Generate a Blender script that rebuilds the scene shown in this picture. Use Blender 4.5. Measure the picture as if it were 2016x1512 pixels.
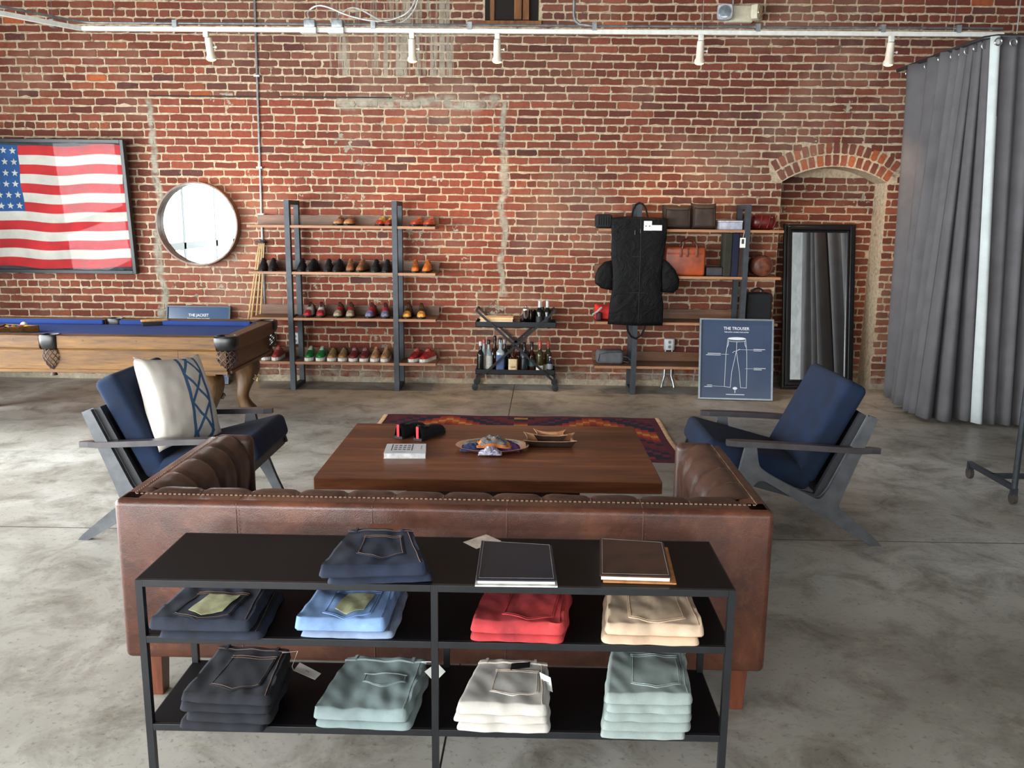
import bpy, math, random
from mathutils import Vector, Matrix, Euler, noise
R = math.radians; PI = math.pi
random.seed(7)
for _o in list(bpy.data.objects): bpy.data.objects.remove(_o)
scene = bpy.context.scene
col = bpy.data.collections.new('scene'); scene.collection.children.link(col)

# ------------------------------------------------------------ camera
F = 1700.0; EYE = 1.7; PITCH = .19168; ROLL = .010486; YAW = .017663
_fw = Vector((-math.sin(YAW)*math.cos(PITCH), math.cos(YAW)*math.cos(PITCH), -math.sin(PITCH)))
_rt0 = Vector((math.cos(YAW), math.sin(YAW), 0)); _up0 = _rt0.cross(_fw)
_rt = _rt0*math.cos(ROLL) + _up0*math.sin(ROLL); _up = _up0*math.cos(ROLL) - _rt0*math.sin(ROLL)
cam_d = bpy.data.cameras.new('camera'); cam = bpy.data.objects.new('camera', cam_d); col.objects.link(cam)
cam_d.sensor_width = 36; cam_d.lens = F/2016*36; cam_d.clip_start = .05
M = Matrix((_rt, _up, -_fw)).transposed().to_4x4(); M.translation = (0, 0, EYE)
cam.matrix_world = M
scene.camera = cam
# ------------------------------------------------------------ world, daylight, exposure
w = bpy.data.worlds.new('world'); scene.world = w; w.use_nodes = True
bg = w.node_tree.nodes['Background']; bg.inputs[0].default_value = (.80, .90, 1, 1); bg.inputs[1].default_value = .55
scene.view_settings.view_transform = 'Standard'; scene.view_settings.look = 'None'
scene.view_settings.exposure = 0.35; scene.view_settings.gamma = 1
scene.view_settings.use_curve_mapping = False

def area(name, loc, rot, sx, sy, power, color=(1, 1, 1), spread=180):
    d = bpy.data.lights.new(name, 'AREA'); d.shape = 'RECTANGLE'; d.size = sx; d.size_y = sy
    d.energy = power; d.color = color; d.spread = R(spread)
    o = bpy.data.objects.new(name, d); col.objects.link(o); o.location = loc; o.rotation_euler = [R(a) for a in rot]
    return o
# daylight through the left shop window, facing +x, and through the storefront behind the camera, facing +y
area('daylight_left', (-5.88, 2.2, 1.3), (0, -90, 0), 2.2, 8.6, 1150, (.92, .97, 1))
area('daylight_storefront', (-3.8, -3.3, 1.5), (90, 0, 0), 4.0, 2.4, 430, (.93, .97, 1))
area('daylight_front_door', (1.5, -3.3, 1.5), (90, 0, 0), 6.2, 2.4, 155, (.93, .97, 1))

def PY(px, py, Y):                    # point of the picture on the plane y = Y
    d = _fw*F + _rt*(px-1008) - _up*(py-756)
    return Vector((0, 0, EYE)) + d*(Y/d.y)
def PZ(px, py, Z):                    # point of the picture at the height Z
    d = _fw*F + _rt*(px-1008) - _up*(py-756)
    return Vector((0, 0, EYE)) + d*((Z-EYE)/d.z)

# ------------------------------------------------------------ mesh builder
OFF = {}
class MB:
    def __init__(s): s.v = []; s.f = []; s.m = []; s.sm = []; s.mi = 0; s.T = None
    def add(s, vs, fs, smooth=False):
        b = len(s.v)
        for p in vs:
            p = Vector(p)
            if s.T: p = s.T @ p
            s.v.append(p)
        for f in fs: s.f.append([b+i for i in f]); s.m.append(s.mi); s.sm.append(smooth)
        return s
    def box(s, x0, x1, y0, y1, z0, z1):
        v = [(x, y, z) for z in (z0, z1) for y in (y0, y1) for x in (x0, x1)]
        return s.add(v, [(0, 2, 3, 1), (4, 5, 7, 6), (0, 1, 5, 4), (2, 6, 7, 3), (0, 4, 6, 2), (1, 3, 7, 5)])
    def rbox(s, x0, x1, y0, y1, z0, z1, r, n=3):      # box with rounded edges
        cx, cy, cz = (x0+x1)/2, (y0+y1)/2, (z0+z1)/2; hx, hy, hz = (x1-x0)/2, (y1-y0)/2, (z1-z0)/2
        r = min(r, hx*.98, hy*.98, hz*.98)
        vs = []; fs = []; cols = []
        angs = []
        for q, (sx, sy) in enumerate(((1, 1), (-1, 1), (-1, -1), (1, -1))):
            for k in range(n+1):
                a = q*PI/2 + k*PI/2/n; angs.append((sx, sy, math.cos(a), math.sin(a)))
        lat = [(-1, -PI/2 + k*PI/2/n) for k in range(n+1)] + [(1, k*PI/2/n) for k in range(n+1)]
        for sz, e in lat:
            for sx, sy, ca, sa in angs:
                vs.append((cx+sx*(hx-r)+ca*r*math.cos(e), cy+sy*(hy-r)+sa*r*math.cos(e), cz+sz*(hz-r)+r*math.sin(e)))
        m = len(angs)
        for j in range(len(lat)-1):
            for i in range(m): fs.append((j*m+i, j*m+(i+1) % m, (j+1)*m+(i+1) % m, (j+1)*m+i))
        fs.append(tuple(range(m))[::-1]); fs.append(tuple((len(lat)-1)*m+i for i in range(m)))
        return s.add(vs, fs, True)
    def bar(s, a, b, w, h, up=(0, 0, 1)):              # rectangular bar from a to b
        a, b = Vector(a), Vector(b); d = (b-a).normalized(); up = Vector(up)
        if abs(d.dot(up)) > .98: up = Vector((0, 1, 0))
        x = d.cross(up).normalized()*w/2; y = x.cross(d).normalized()*h/2
        v = [a-x-y, a+x-y, a+x+y, a-x+y, b-x-y, b+x-y, b+x+y, b-x+y]
        return s.add(v, [(0, 1, 2, 3), (7, 6, 5, 4), (0, 4, 5, 1), (1, 5, 6, 2), (2, 6, 7, 3), (3, 7, 4, 0)])
    def tube(s, pts, r, n=8, closed=False, caps=True):
        pts = [Vector(p) for p in pts]; N = len(pts); rs = r if isinstance(r, (list, tuple)) else [r]*N
        vs = []; fs = []; prev = None
        for i, p in enumerate(pts):
            if closed: d = pts[(i+1) % N]-pts[i-1]
            else: d = pts[min(i+1, N-1)]-pts[max(i-1, 0)]
            d.normalize()
            if prev is None:
                u = Vector((0, 0, 1)) if abs(d.z) < .9 else Vector((1, 0, 0))
            else: u = prev
            x = (u - d*u.dot(d)).normalized(); prev = x; y = d.cross(x)
            for k in range(n):
                a = 2*PI*k/n; vs.append(p + (x*math.cos(a)+y*math.sin(a))*rs[i])
        for i in range(N if closed else N-1):
            j = (i+1) % N
            for k in range(n): fs.append((i*n+k, i*n+(k+1) % n, j*n+(k+1) % n, j*n+k))
        if caps and not closed: fs.append(tuple(range(n))[::-1]); fs.append(tuple((N-1)*n+k for k in range(n)))
        return s.add(vs, fs, True)
    def lathe(s, c, prof, n=20, axis='z', sx=1, sy=1, square=0):
        c = Vector(c); vs = []; fs = []
        for r, h in prof:
            for k in range(n):
                a = 2*PI*k/n; ca, sa = math.cos(a), math.sin(a)
                if square:
                    q = (abs(ca)**square+abs(sa)**square)**(-1/square); ca *= q; sa *= q
                x, y = r*ca*sx, r*sa*sy
                vs.append(c + (Vector((x, y, h)) if axis == 'z' else Vector((x, h, y)) if axis == 'y' else Vector((h, x, y))))
        for i in range(len(prof)-1):
            for k in range(n): fs.append((i*n+k, i*n+(k+1) % n, (i+1)*n+(k+1) % n, (i+1)*n+k))
        fs.append(tuple(range(n))[::-1]); fs.append(tuple((len(prof)-1)*n+k for k in range(n)))
        return s.add(vs, fs, True)
    def prism(s, poly, a0, a1, axis='y', bev=0):       # polygon extruded along an axis
        def P(u, v, a): return (u, a, v) if axis == 'y' else (a, u, v) if axis == 'x' else (u, v, a)
        n = len(poly)
        vs = [P(u, v, a0) for u, v in poly] + [P(u, v, a1) for u, v in poly]
        fs = [tuple(range(n)), tuple(range(2*n-1, n-1, -1))] + [(i, (i+1) % n, n+(i+1) % n, n+i) for i in range(n)]
        return s.add(vs, fs)
    def grid(s, fn, nu, nv, closed=False, mats=None, smooth=True):
        vs = [fn(i/nu, j/nv) for j in range(nv+1) for i in range(nu+1)]
        b = len(s.v); s.add(vs, [])
        for j in range(nv):
            for i in range(nu):
                a = b+j*(nu+1)+i; s.f.append([a, a+1, a+nu+2, a+nu+1]); s.m.append(mats(i, j) if mats else s.mi); s.sm.append(smooth)
        return s
    def slab(s, fn, nu, nv, th, mats=None):            # a sheet with thickness th (below the surface fn)
        top = [Vector(fn(i/nu, j/nv)) for j in range(nv+1) for i in range(nu+1)]
        n = len(top); thf = th if callable(th) else (lambda u, v: Vector((0, 0, -th)))
        bot = [top[j*(nu+1)+i] + thf(i/nu, j/nv) for j in range(nv+1) for i in range(nu+1)]
        fs = []; ms = []
        for j in range(nv):
            for i in range(nu):
                a = j*(nu+1)+i; q = mats(i, j) if mats else s.mi
                fs.append((a, a+1, a+nu+2, a+nu+1)); ms.append(q)
                fs.append((n+a+nu+1, n+a+nu+2, n+a+1, n+a)); ms.append(q)
        per = [(i, i+1) for i in range(nu)] + [((j+1)*(nu+1)-1, (j+2)*(nu+1)-1) for j in range(nv)] + \
              [(nv*(nu+1)+i+1, nv*(nu+1)+i) for i in range(nu)] + [((j+1)*(nu+1), j*(nu+1)) for j in range(nv)]
        for a, b_ in per: fs.append((b_, a, n+a, n+b_)); ms.append(mats(0, 0) if mats else s.mi)
        b = len(s.v); s.add(top+bot, [])
        for f, m_ in zip(fs, ms): s.f.append([b+i for i in f]); s.m.append(m_); s.sm.append(True)
        return s
    def build(s, name, mats, parent=None, label=None, bevel=0, sub=0, autos=40, kind=None):
        o_ = Vector((0, 0, 0))
        if parent is not None: o_ = OFF[parent.name]
        me = bpy.data.meshes.new(name); me.from_pydata([tuple(p-o_) for p in s.v], [], s.f)
        if not isinstance(mats, (list, tuple)): mats = [mats]
        for m_ in mats: me.materials.append(m_)
        me.polygons.foreach_set('material_index', s.m); me.polygons.foreach_set('use_smooth', s.sm)
        me.update(); me.validate()
        o = bpy.data.objects.new(name, me); col.objects.link(o)
        if parent is not None: o.parent = parent
        OFF[o.name] = o_
        if label: o['label'] = label
        if kind: o['kind'] = kind
        if bevel:
            b = o.modifiers.new('bevel', 'BEVEL'); b.width = bevel; b.segments = 2; b.limit_method = 'ANGLE'; b.angle_limit = R(40)
        if sub:
            b = o.modifiers.new('sub', 'SUBSURF'); b.levels = sub; b.render_levels = sub
        if any(s.sm) and autos < 180:
            try: me.set_sharp_from_angle(angle=R(autos))
            except Exception: pass
        return o

def tag(o, label=None, cat=None, group=None, kind=None):
    if label: o['label'] = label
    if cat: o['category'] = cat
    if group: o['group'] = group
    if kind: o['kind'] = kind
    return o
def thing(name, label, cat, loc=(0, 0, 0), group=None):
    o = bpy.data.objects.new(name, None); col.objects.link(o); o.location = loc; o.empty_display_size = .1
    OFF[o.name] = Vector(loc)
    return tag(o, label, cat, group)
def dup(o, loc=None, rz=None, label=None, parent=None, group=None):
    kids = list(o.children); c = o.copy(); col.objects.link(c); c.parent = parent
    if loc is not None: c.location = loc
    if rz is not None: c.rotation_euler.z = rz
    if label: c['label'] = label
    if group: c['group'] = group
    for k in kids: dup(k, parent=c)
    return c
def struct(o): o['kind'] = 'structure'; return o

# ------------------------------------------------------------ materials
def lin(c):
    return tuple(((x/255)/12.92 if x/255 <= .04045 else ((x/255+.055)/1.055)**2.4) for x in c) + (1,)
class NT:
    def __init__(s, name):
        s.mat = bpy.data.materials.new(name); s.mat.use_nodes = True; s.t = s.mat.node_tree
        s.b = s.t.nodes['Principled BSDF']; s.tc = None
    def n(s, typ, **k):
        x = s.t.nodes.new(typ)
        for a, v in k.items(): setattr(x, a, v)
        return x
    def co(s):
        if not s.tc: s.tc = s.n('ShaderNodeTexCoord')
        return s.tc.outputs['Object']
    def l(s, a, b): s.t.links.new(a, b)
    def map(s, scale=(1, 1, 1), rot=(0, 0, 0), loc=(0, 0, 0)):
        m = s.n('ShaderNodeMapping'); m.inputs['Scale'].default_value = scale; m.inputs['Rotation'].default_value = rot
        m.inputs['Location'].default_value = loc; s.l(s.co(), m.inputs[0]); return m.outputs[0]
    def noise(s, scale, detail=3, rough=.55, vec=None, dist=0):
        x = s.n('ShaderNodeTexNoise'); x.inputs['Scale'].default_value = scale; x.inputs['Detail'].default_value = detail
        x.inputs['Roughness'].default_value = rough; x.inputs['Distortion'].default_value = dist
        s.l(vec if vec else s.co(), x.inputs['Vector']); return x.outputs[0]
    def ramp(s, fac, stops, interp='LINEAR'):
        x = s.n('ShaderNodeValToRGB'); x.color_ramp.interpolation = interp; e = x.color_ramp.elements
        while len(e) < len(stops): e.new(.5)
        for el, (p, c) in zip(e, stops): el.position = p; el.color = c if len(c) == 4 and max(c) <= 1.0001 and isinstance(c[0], float) else lin(c[:3])
        s.l(fac, x.inputs[0]); return x.outputs[0]
    def gray(s, fac, a, b, va=0., vb=1.):
        x = s.n('ShaderNodeMapRange'); x.inputs[1].default_value = a; x.inputs[2].default_value = b
        x.inputs[3].default_value = va; x.inputs[4].default_value = vb; s.l(fac, x.inputs[0]); return x.outputs[0]
    def mix(s, fac, a, b, mode='MIX'):
        x = s.n('ShaderNodeMix', data_type='RGBA', blend_type=mode); x.clamp_factor = True
        for sock, val in ((x.inputs[0], fac), (x.inputs[6], a), (x.inputs[7], b)):
            if hasattr(val, 'is_linked'): s.l(val, sock)
            elif isinstance(val, (int, float)): sock.default_value = val
            else: sock.default_value = lin(val) if max(val) > 1.001 or len(val) == 3 else val
        return x.outputs[2]
    def math(s, op, a, b=None, c=None, clamp=False):
        x = s.n('ShaderNodeMath', operation=op); x.use_clamp = clamp
        for i, v in enumerate((a, b, c)):
            if v is None: continue
            if hasattr(v, 'is_linked'): s.l(v, x.inputs[i])
            else: x.inputs[i].default_value = v
        return x.outputs[0]
    def bump(s, h, strength=.3, dist=.01):
        x = s.n('ShaderNodeBump'); x.inputs['Strength'].default_value = strength; x.inputs['Distance'].default_value = dist
        s.l(h, x.inputs['Height']); s.l(x.outputs[0], s.b.inputs['Normal'])
    def fin(s, color=None, rough=.5, metal=0, spec=None):
        for nm, v in (('Base Color', color), ('Roughness', rough), ('Metallic', metal), ('Specular IOR Level', spec)):
            if v is None: continue
            if hasattr(v, 'is_linked'): s.l(v, s.b.inputs[nm])
            elif isinstance(v, (int, float)): s.b.inputs[nm].default_value = v
            else: s.b.inputs[nm].default_value = lin(v)
        return s.mat
_mc = {}
def P(c, rough=.5, metal=0, var=.12, sc=30, bump=0, bsc=200, spec=None, sheen=0):
    key = (tuple(c), rough, metal, var, sc, bump, bsc, spec, sheen)
    if key in _mc: return _mc[key]
    t = NT('mat'); nz = t.noise(sc, 3)
    d = tuple(max(0, x*(1-var)) for x in c); u = tuple(min(255, x*(1+var)) for x in c)
    t.fin(t.ramp(nz, [(.3, d), (.7, u)]), rough, metal, spec)
    if bump: t.bump(t.noise(bsc, 2), bump, .002)
    if sheen: t.b.inputs['Sheen Weight'].default_value = sheen
    _mc[key] = t.mat; return t.mat
def cloth(c, var=.12, sc=14, weave=900, bump=.25, rough=.9, sheen=.0, c2=None):
    t = NT('cloth'); a = t.noise(sc, 4, .6); f = t.noise(weave, 1)
    d = tuple(x*(1-var) for x in c); u = tuple(min(255, x*(1+var)) for x in c)
    base = t.ramp(a, [(.3, c2 or d), (.7, u)])
    base = t.mix(t.gray(f, .3, .7, 0, .25), base, tuple(x*.55 for x in c))
    t.fin(base, rough); t.bump(f, bump, .001); t.b.inputs['Sheen Weight'].default_value = sheen
    return t.mat
def wood(c1, c2, axis='x', sc=1.0, rough=.45, c3=None, planks=0, spec=None, bump=.08, contrast=1):
    t = NT('wood'); s_ = {'x': (1.2*sc, 14*sc, 14*sc), 'y': (14*sc, 1.2*sc, 14*sc), 'z': (14*sc, 14*sc, 1.2*sc)}[axis]
    v = t.map(s_); a = t.noise(1.6, 5, .6, v, .6); fine = t.noise(9, 3, .7, v)
    stops = [(.28, c1), (.72, c2)] if not c3 else [(.25, c1), (.5, c2), (.75, c3)]
    base = t.ramp(a, stops)
    base = t.mix(t.gray(fine, .45, .75, 0, .35*contrast), base, tuple(x*.45 for x in c1))
    if planks:
        sep = t.n('ShaderNodeSeparateXYZ'); t.l(t.co(), sep.inputs[0])
        k = t.math('FLOOR', t.math('DIVIDE', sep.outputs['Y'], planks))
        wn = t.n('ShaderNodeTexWhiteNoise', noise_dimensions='1D'); t.l(k, wn.inputs['W'])
        base = t.mix(t.gray(wn.outputs[0], 0, 1, 0, .5), base, tuple(x*.55 for x in c1))
    t.fin(base, rough, 0, spec); t.bump(fine, bump, .002)
    return t.mat
def glass(c=(255, 255, 255), rough=.02, trans=1.0, ior=1.45):
    t = NT('glass'); t.fin(c, rough); t.b.inputs['Transmission Weight'].default_value = trans; t.b.inputs['IOR'].default_value = ior
    return t.mat
def emit(c, st):
    t = NT('glow'); t.fin(c, .5); t.b.inputs['Emission Color'].default_value = lin(c); t.b.inputs['Emission Strength'].default_value = st
    return t.mat
black_metal = P((32, 33, 36), .42, .3, .1, 20, .05, 300)
steel_grey = P((62, 67, 73), .5, .35, .12, 12, .06, 200)
zinc = P((170, 175, 178), .35, .85, .12, 20)
white_paint = P((222, 222, 214), .4, 0, .04)
chrome = P((210, 210, 212), .12, 1, .03)
thread = P((178, 130, 88), .8)
paper = P((236, 236, 230), .7, 0, .03)

_txt_n = [0]
def text_mb(body, size, T, bold=0, align='CENTER', extrude=.0004, wide=1.0):
    cu = bpy.data.curves.new('txt', 'FONT'); cu.body = body; cu.size = size; cu.align_x = align; cu.align_y = 'CENTER'
    cu.offset = bold; cu.extrude = extrude; cu.resolution_u = 3
    ob = bpy.data.objects.new('txt', cu); col.objects.link(ob); bpy.context.view_layer.update()
    me = bpy.data.meshes.new_from_object(ob.evaluated_get(bpy.context.evaluated_depsgraph_get()))
    mb = MB(); mb.T = T; mb.add([(v.co.x*wide, v.co.y, v.co.z) for v in me.vertices], [tuple(p.vertices) for p in me.polygons]); mb.T = None
    bpy.data.objects.remove(ob); bpy.data.meshes.remove(me); bpy.data.curves.remove(cu)
    return mb
# ============================================================ THE ROOM
WY = 8.75
# ---- floor
t = NT('concrete'); big = t.noise(.55, 5, .6, dist=.4); med = t.noise(3.2, 7, .7, dist=.5); fine = t.noise(38, 4, .7)
base = t.ramp(big, [(.3, (134, 129, 119)), (.5, (166, 162, 153)), (.68, (208, 206, 199))])
base = t.mix(t.gray(med, .46, .68, 0, .78), base, (98, 90, 77))
base = t.mix(t.gray(t.noise(9, 5, .7), .56, .72, 0, .7), base, (172, 166, 150))
base = t.mix(t.gray(fine, .57, .7, 0, .55), base, (62, 56, 48))
sep = t.n('ShaderNodeSeparateXYZ'); t.l(t.co(), sep.inputs[0])
ln = t.math('ABSOLUTE', t.math('ADD', t.math('SUBTRACT', sep.outputs['X'], -.306), t.math('MULTIPLY', sep.outputs['Y'], -.0205)))
j1 = t.math('LESS_THAN', ln, .0035)
j2 = t.math('LESS_THAN', t.math('ABSOLUTE', t.math('SUBTRACT', sep.outputs['Y'], 4.45)), .004)
base = t.mix(t.math('MAXIMUM', j1, j2), base, (34, 31, 28))
t.fin(base, t.gray(med, .3, .7, .30, .52), 0, .5); t.bump(fine, .12, .004)
concrete = t.mat
struct(MB().box(-7.5, 7, -3.5, 9.4, -.1, 0).build('floor', concrete))

# ---- brick wall
def patch_mask(t):
    """grey cement smears, the ragged seams of the walled-up doorway and the ground line"""
    n1 = t.noise(2.3, 6, .68, dist=.3); n2 = t.noise(11, 4, .65)
    sep = t.n('ShaderNodeSeparateXYZ'); t.l(t.co(), sep.inputs[0]); X, Z = sep.outputs['X'], sep.outputs['Z']
    wob = t.math('MULTIPLY', t.math('SUBTRACT', t.noise(3.5, 4), .5), .22)
    Xw = t.math('ADD', X, wob); Zw = t.math('ADD', Z, wob)
    def line(a, at, wd): return t.gray(t.math('ABSOLUTE', t.math('SUBTRACT', a, at)), wd*.5, wd*1.25, 1, 0)
    low = t.math('LESS_THAN', Z, 2.80)
    s1 = t.math('MULTIPLY', line(Xw, -3.72, .038), low)
    s2 = t.math('MULTIPLY', line(Xw, -.26, .036), t.math('MULTIPLY', low, t.math('GREATER_THAN', Z, .9)))
    inx = t.math('MULTIPLY', t.math('GREATER_THAN', Xw, -1.9), t.math('LESS_THAN', Xw, -.3))
    s3 = t.math('MULTIPLY', line(Zw, 2.77, .055), inx)
    infill = t.math('MULTIPLY', t.math('MULTIPLY', t.math('GREATER_THAN', X, -3.8), t.math('LESS_THAN', X, -.2)), t.math('LESS_THAN', Z, 2.85))
    d = t.math('SQRT', t.math('ADD', t.math('POWER', t.math('SUBTRACT', X, 3.0), 2), t.math('POWER', t.math('SUBTRACT', Z, 2.1), 2)))
    near = t.gray(d, .3, 1.25, 1, 0)
    thr = t.math('SUBTRACT', .708, t.math('ADD', t.math('MULTIPLY', infill, .075), t.math('MULTIPLY', near, .10)))
    sm = t.math('GREATER_THAN', t.math('ADD', t.math('MULTIPLY', n1, .6), t.math('MULTIPLY', n2, .45)), thr)
    seam = t.math('MULTIPLY', t.math('MAXIMUM', s1, t.math('MAXIMUM', s2, s3)), t.gray(n2, .3, .5))
    base_ = t.math('MULTIPLY', t.gray(Zw, .05, .22, 1, 0), t.gray(n2, .35, .6, 0, .9))
    sv = t.noise(1, 3, .6, t.map((22, 22, 1.0)))
    win = t.math('MULTIPLY', t.math('MULTIPLY', t.math('GREATER_THAN', X, -1.95), t.math('LESS_THAN', X, -.75)),
                 t.math('MULTIPLY', t.math('GREATER_THAN', Z, 3.02), t.math('LESS_THAN', Z, 3.75)))
    streak = t.math('MULTIPLY', win, t.gray(sv, .48, .56, 0, .75))
    m = t.math('MAXIMUM', t.math('MAXIMUM', sm, seam), t.math('MAXIMUM', base_, streak), None, True)
    return m
t = NT('brick'); at = t.n('ShaderNodeAttribute', attribute_name='tone')
nz = t.noise(24, 5, .7); n3 = t.noise(90, 3, .7)
c = t.mix(t.gray(nz, .45, .7, 0, .55), at.outputs['Color'], (92, 52, 44))
c = t.mix(t.gray(n3, .6, .72, 0, .28), c, (186, 150, 124))
c = t.mix(t.gray(t.noise(1.1, 4, .6), .5, .68, 0, .32), c, (170, 140, 120))
pm = patch_mask(t)
c = t.mix(pm, c, t.ramp(t.noise(14, 4), [(.3, (132, 126, 112)), (.7, (176, 168, 150))]))
t.fin(c, .88, 0, .25); t.bump(nz, .5, .006); brick_m = t.mat
t = NT('mortar'); nz = t.noise(30, 5, .7)
c = t.ramp(nz, [(.3, (150, 132, 108)), (.5, (186, 167, 140)), (.72, (208, 192, 168))])
c = t.mix(t.gray(t.noise(7, 4, .7), .60, .70, 0, .8), c, (96, 66, 54))
pm = patch_mask(t)
c = t.mix(pm, c, t.ramp(t.noise(14, 4), [(.3, (132, 126, 112)), (.7, (176, 168, 150))]))
t.fin(c, .95, 0, .2); t.bump(nz, .7, .01); mortar_m = t.mat

AX, AZ, AR = 2.985, 1.268, .942           # arch centre and radius
NL, NR, ND = 2.476, 3.505, .31            # niche sides and depth
SP = AZ + math.sqrt(AR**2 - (NL-AX)**2)
mw = MB(); MY = WY+.0055
arc = [(AX+AR*math.sin(a), AZ+AR*math.cos(a)) for a in [(-.571+i*1.149/14) for i in range(15)]]
mw.box(-7.5, NL, MY, MY+.6, 0, 5.2); mw.box(NR, 7, MY, MY+.6, 0, 5.2)
top = [(NL, SP)] + arc[1:-1] + [(NR, SP)]
for (a, b), (c_, d_) in zip(top[:-1], top[1:]): mw.prism([(a, b), (c_, d_), (c_, 5.2), (a, 5.2)], MY, MY+.6)
mw.box(NL-.02, NR+.02, WY+ND+.0055, MY+.6, 0, 2.3)
wall = struct(mw.build('wall_back', mortar_m))
BC = [(132, 70, 52), (138, 75, 55), (127, 67, 50), (120, 64, 50), (142, 79, 57), (131, 72, 56), (116, 63, 52), (136, 75, 58)]
bricks = MB(); tones = []
def brick(x0, x1, z0, z1, Y, rot=0, c=None, tone=None):
    if x1-x0 < .025: return
    cx, cz = (x0+x1)/2, (z0+z1)/2; w_, h_ = (x1-x0)/2, (z1-z0)/2; k = min(.013, w_*.5)*random.uniform(.4, 1)
    j = lambda: random.gauss(0, .0022)
    p = [(-w_+k, -h_), (-w_*.35, -h_), (w_*.35, -h_), (w_-k, -h_), (w_, -h_+k*.7), (w_, 0), (w_, h_-k*.7), (w_-k, h_), (w_*.35, h_), (-w_*.35, h_), (-w_+k, h_), (-w_, h_-k*.7), (-w_, 0), (-w_, -h_+k*.7)]
    if random.random() < .12: q = random.randrange(14); p[q] = (p[q][0]*.86, p[q][1]*.7)
    p = [(a+j(), b+j()) for a, b in p]
    if rot: ca, sa = math.cos(rot), math.sin(rot); p = [(a*ca+b*sa, -a*sa+b*ca) for a, b in p]
    yy = Y+random.uniform(-.003, .003)
    n = len(p); vs = [(cx+a*.975, yy, cz+b*.94) for a, b in p] + [(cx+a, yy+.004, cz+b) for a, b in p] + [(cx+a, Y+.02, cz+b) for a, b in p]
    fs = [tuple(range(n))] + [(i, n+i, n+(i+1) % n, (i+1) % n) for i in range(n)] + [(n+i, 2*n+i, 2*n+(i+1) % n, n+(i+1) % n) for i in range(n)]
    bricks.add(vs, fs); tc = tone or tone_at(cx, cz)
    tones.extend([tc]*len(fs))
def tone_at(x, z):
    b = random.choice(BC); f = random.uniform(.80, 1.02)
    if -3.7 < x < -.25 and z < 2.78: b = tuple(.5*q+.5*e for q, e in zip(b, (158, 76, 58)))        # newer infill brick
    elif z > 2.8 and -3.2 < x < .6: b = tuple(.55*q+.45*e for q, e in zip(b, (112, 82, 72)))         # greyer brick over the door
    elif x > 1.2 and z > 1.9: b = tuple(.6*q+.4*e for q, e in zip(b, (96, 48, 42)))
    if random.random() < .008: b = (176, 92, 56)
    if random.random() < .03: b = (100, 60, 54)
    return lin(tuple(min(255, q*f) for q in b))
CH = .0743; BL = .2155
def course_rows(xa, xb, Y, zlo, zhi, skip, amp=1):
    n0 = int(zlo/CH)
    for n in range(n0, int(zhi/CH)+1):
        z0 = .05+n*CH
        if z0 > zhi: break
        head = (n % 7) == 5; L = BL/2 if head else BL
        x = xa - (BL*.5 if (n % 2) else 0) - random.uniform(0, .03)
        while x < xb:
            l_ = L*random.uniform(.94, 1.06); g = random.uniform(.005, .008)
            sg = .004*math.sin(x*1.7+n*.2)
            a, b = x+g, x+l_-g; h0, h1 = z0+sg+.0068+random.uniform(0, .003), z0+sg+CH-.0068-random.uniform(0, .003)
            x += l_
            if a < xa: a = xa+.003
            if b > xb: b = xb-.003
            for (p, q) in skip(a, b, (h0+h1)/2): brick(p, q, h0, h1, Y)
def skipmain(a, b, z):
    lo, hi = NL, NR
    if z < SP-.02: cl, cr = lo, hi
    else:
        d = z-AZ
        if d > 1.168: return recess(a, b, z)
        h = math.sqrt(1.168**2-d*d); h = min(h, .60 + max(0, (z-SP))*.35); cl, cr = AX-h, AX+h
    if a < cl and b > cl: return [(a, cl-.004)] + ([(cr+.004, b)] if b > cr else [])
    if a < cr and b > cr: return [(cr+.004, b)]
    if cl <= a and b <= cr: return []
    return recess(a, b, z)
def recess(a, b, z):
    if 3.55 < z < 4.1 and a < .06 and b > -.46:
        return [(a, -.47)] if a < -.5 else ([(.08, b)] if b > .11 else [])
    return [(a, b)]
course_rows(-6.6, 6.2, WY, 0, 4.25, skipmain)
course_rows(NL, NR, WY+ND, 0, 2.2, lambda a, b, z: [(a, b)] if z < 2.15 else [])
for ring, (r0, n_) in enumerate(((AR+.012, 15), (AR+.125, 17))):
    am = .58 if ring == 0 else .585
    for i in range(n_):
        a = -am + (i+.5)*2*am/n_; rc = r0+.05
        brick(AX+rc*math.sin(a)-.028, AX+rc*math.sin(a)+.028, AZ+rc*math.cos(a)-.050, AZ+rc*math.cos(a)+.050, WY, a,
              tone=lin(random.choice([(128, 70, 54), (140, 78, 58), (110, 62, 52), (166, 88, 54), (120, 66, 54)])))
bo = bricks.build('bricks', brick_m, wall)
for m_ in bo.data.polygons: pass
at = bo.data.attributes.new('tone', 'FLOAT_COLOR', 'FACE')
flat = [q for c_ in tones for q in c_]
if len(flat) == len(bo.data.polygons)*4: at.data.foreach_set('color', flat)
# lintel gap over the walled-up doorway: a thin steel angle set in the joint
MB().box(-3.72, -1.35, WY-.002, WY+.012, 2.815, 2.828).build('door_lintel', P((52, 44, 40), .8, .2), wall)
# old timber pocket in the top of the wall
pk = MB(); pk.box(-.45, .06, WY+.001, WY+.012, 3.53, 4.1); pk.build('pocket_shade_panel', P((26, 20, 17), .95), wall)  # flat near-black sheet painting the shade inside the timber pocket
tb = MB(); tb.box(-.17, -.10, WY-.05, WY+.1, 3.54, 4.15); tb.box(-.09, -.03, WY-.03, WY+.1, 3.54, 4.15); tb.box(-.40, -.36, WY-.012, WY+.1, 3.52, 4.1); tb.box(-.46, .09, WY-.02, WY+.05, 3.50, 3.53)
tb.build('beam_end', wood((88, 54, 28), (150, 100, 56), 'z', 1, .8), wall)

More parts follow.
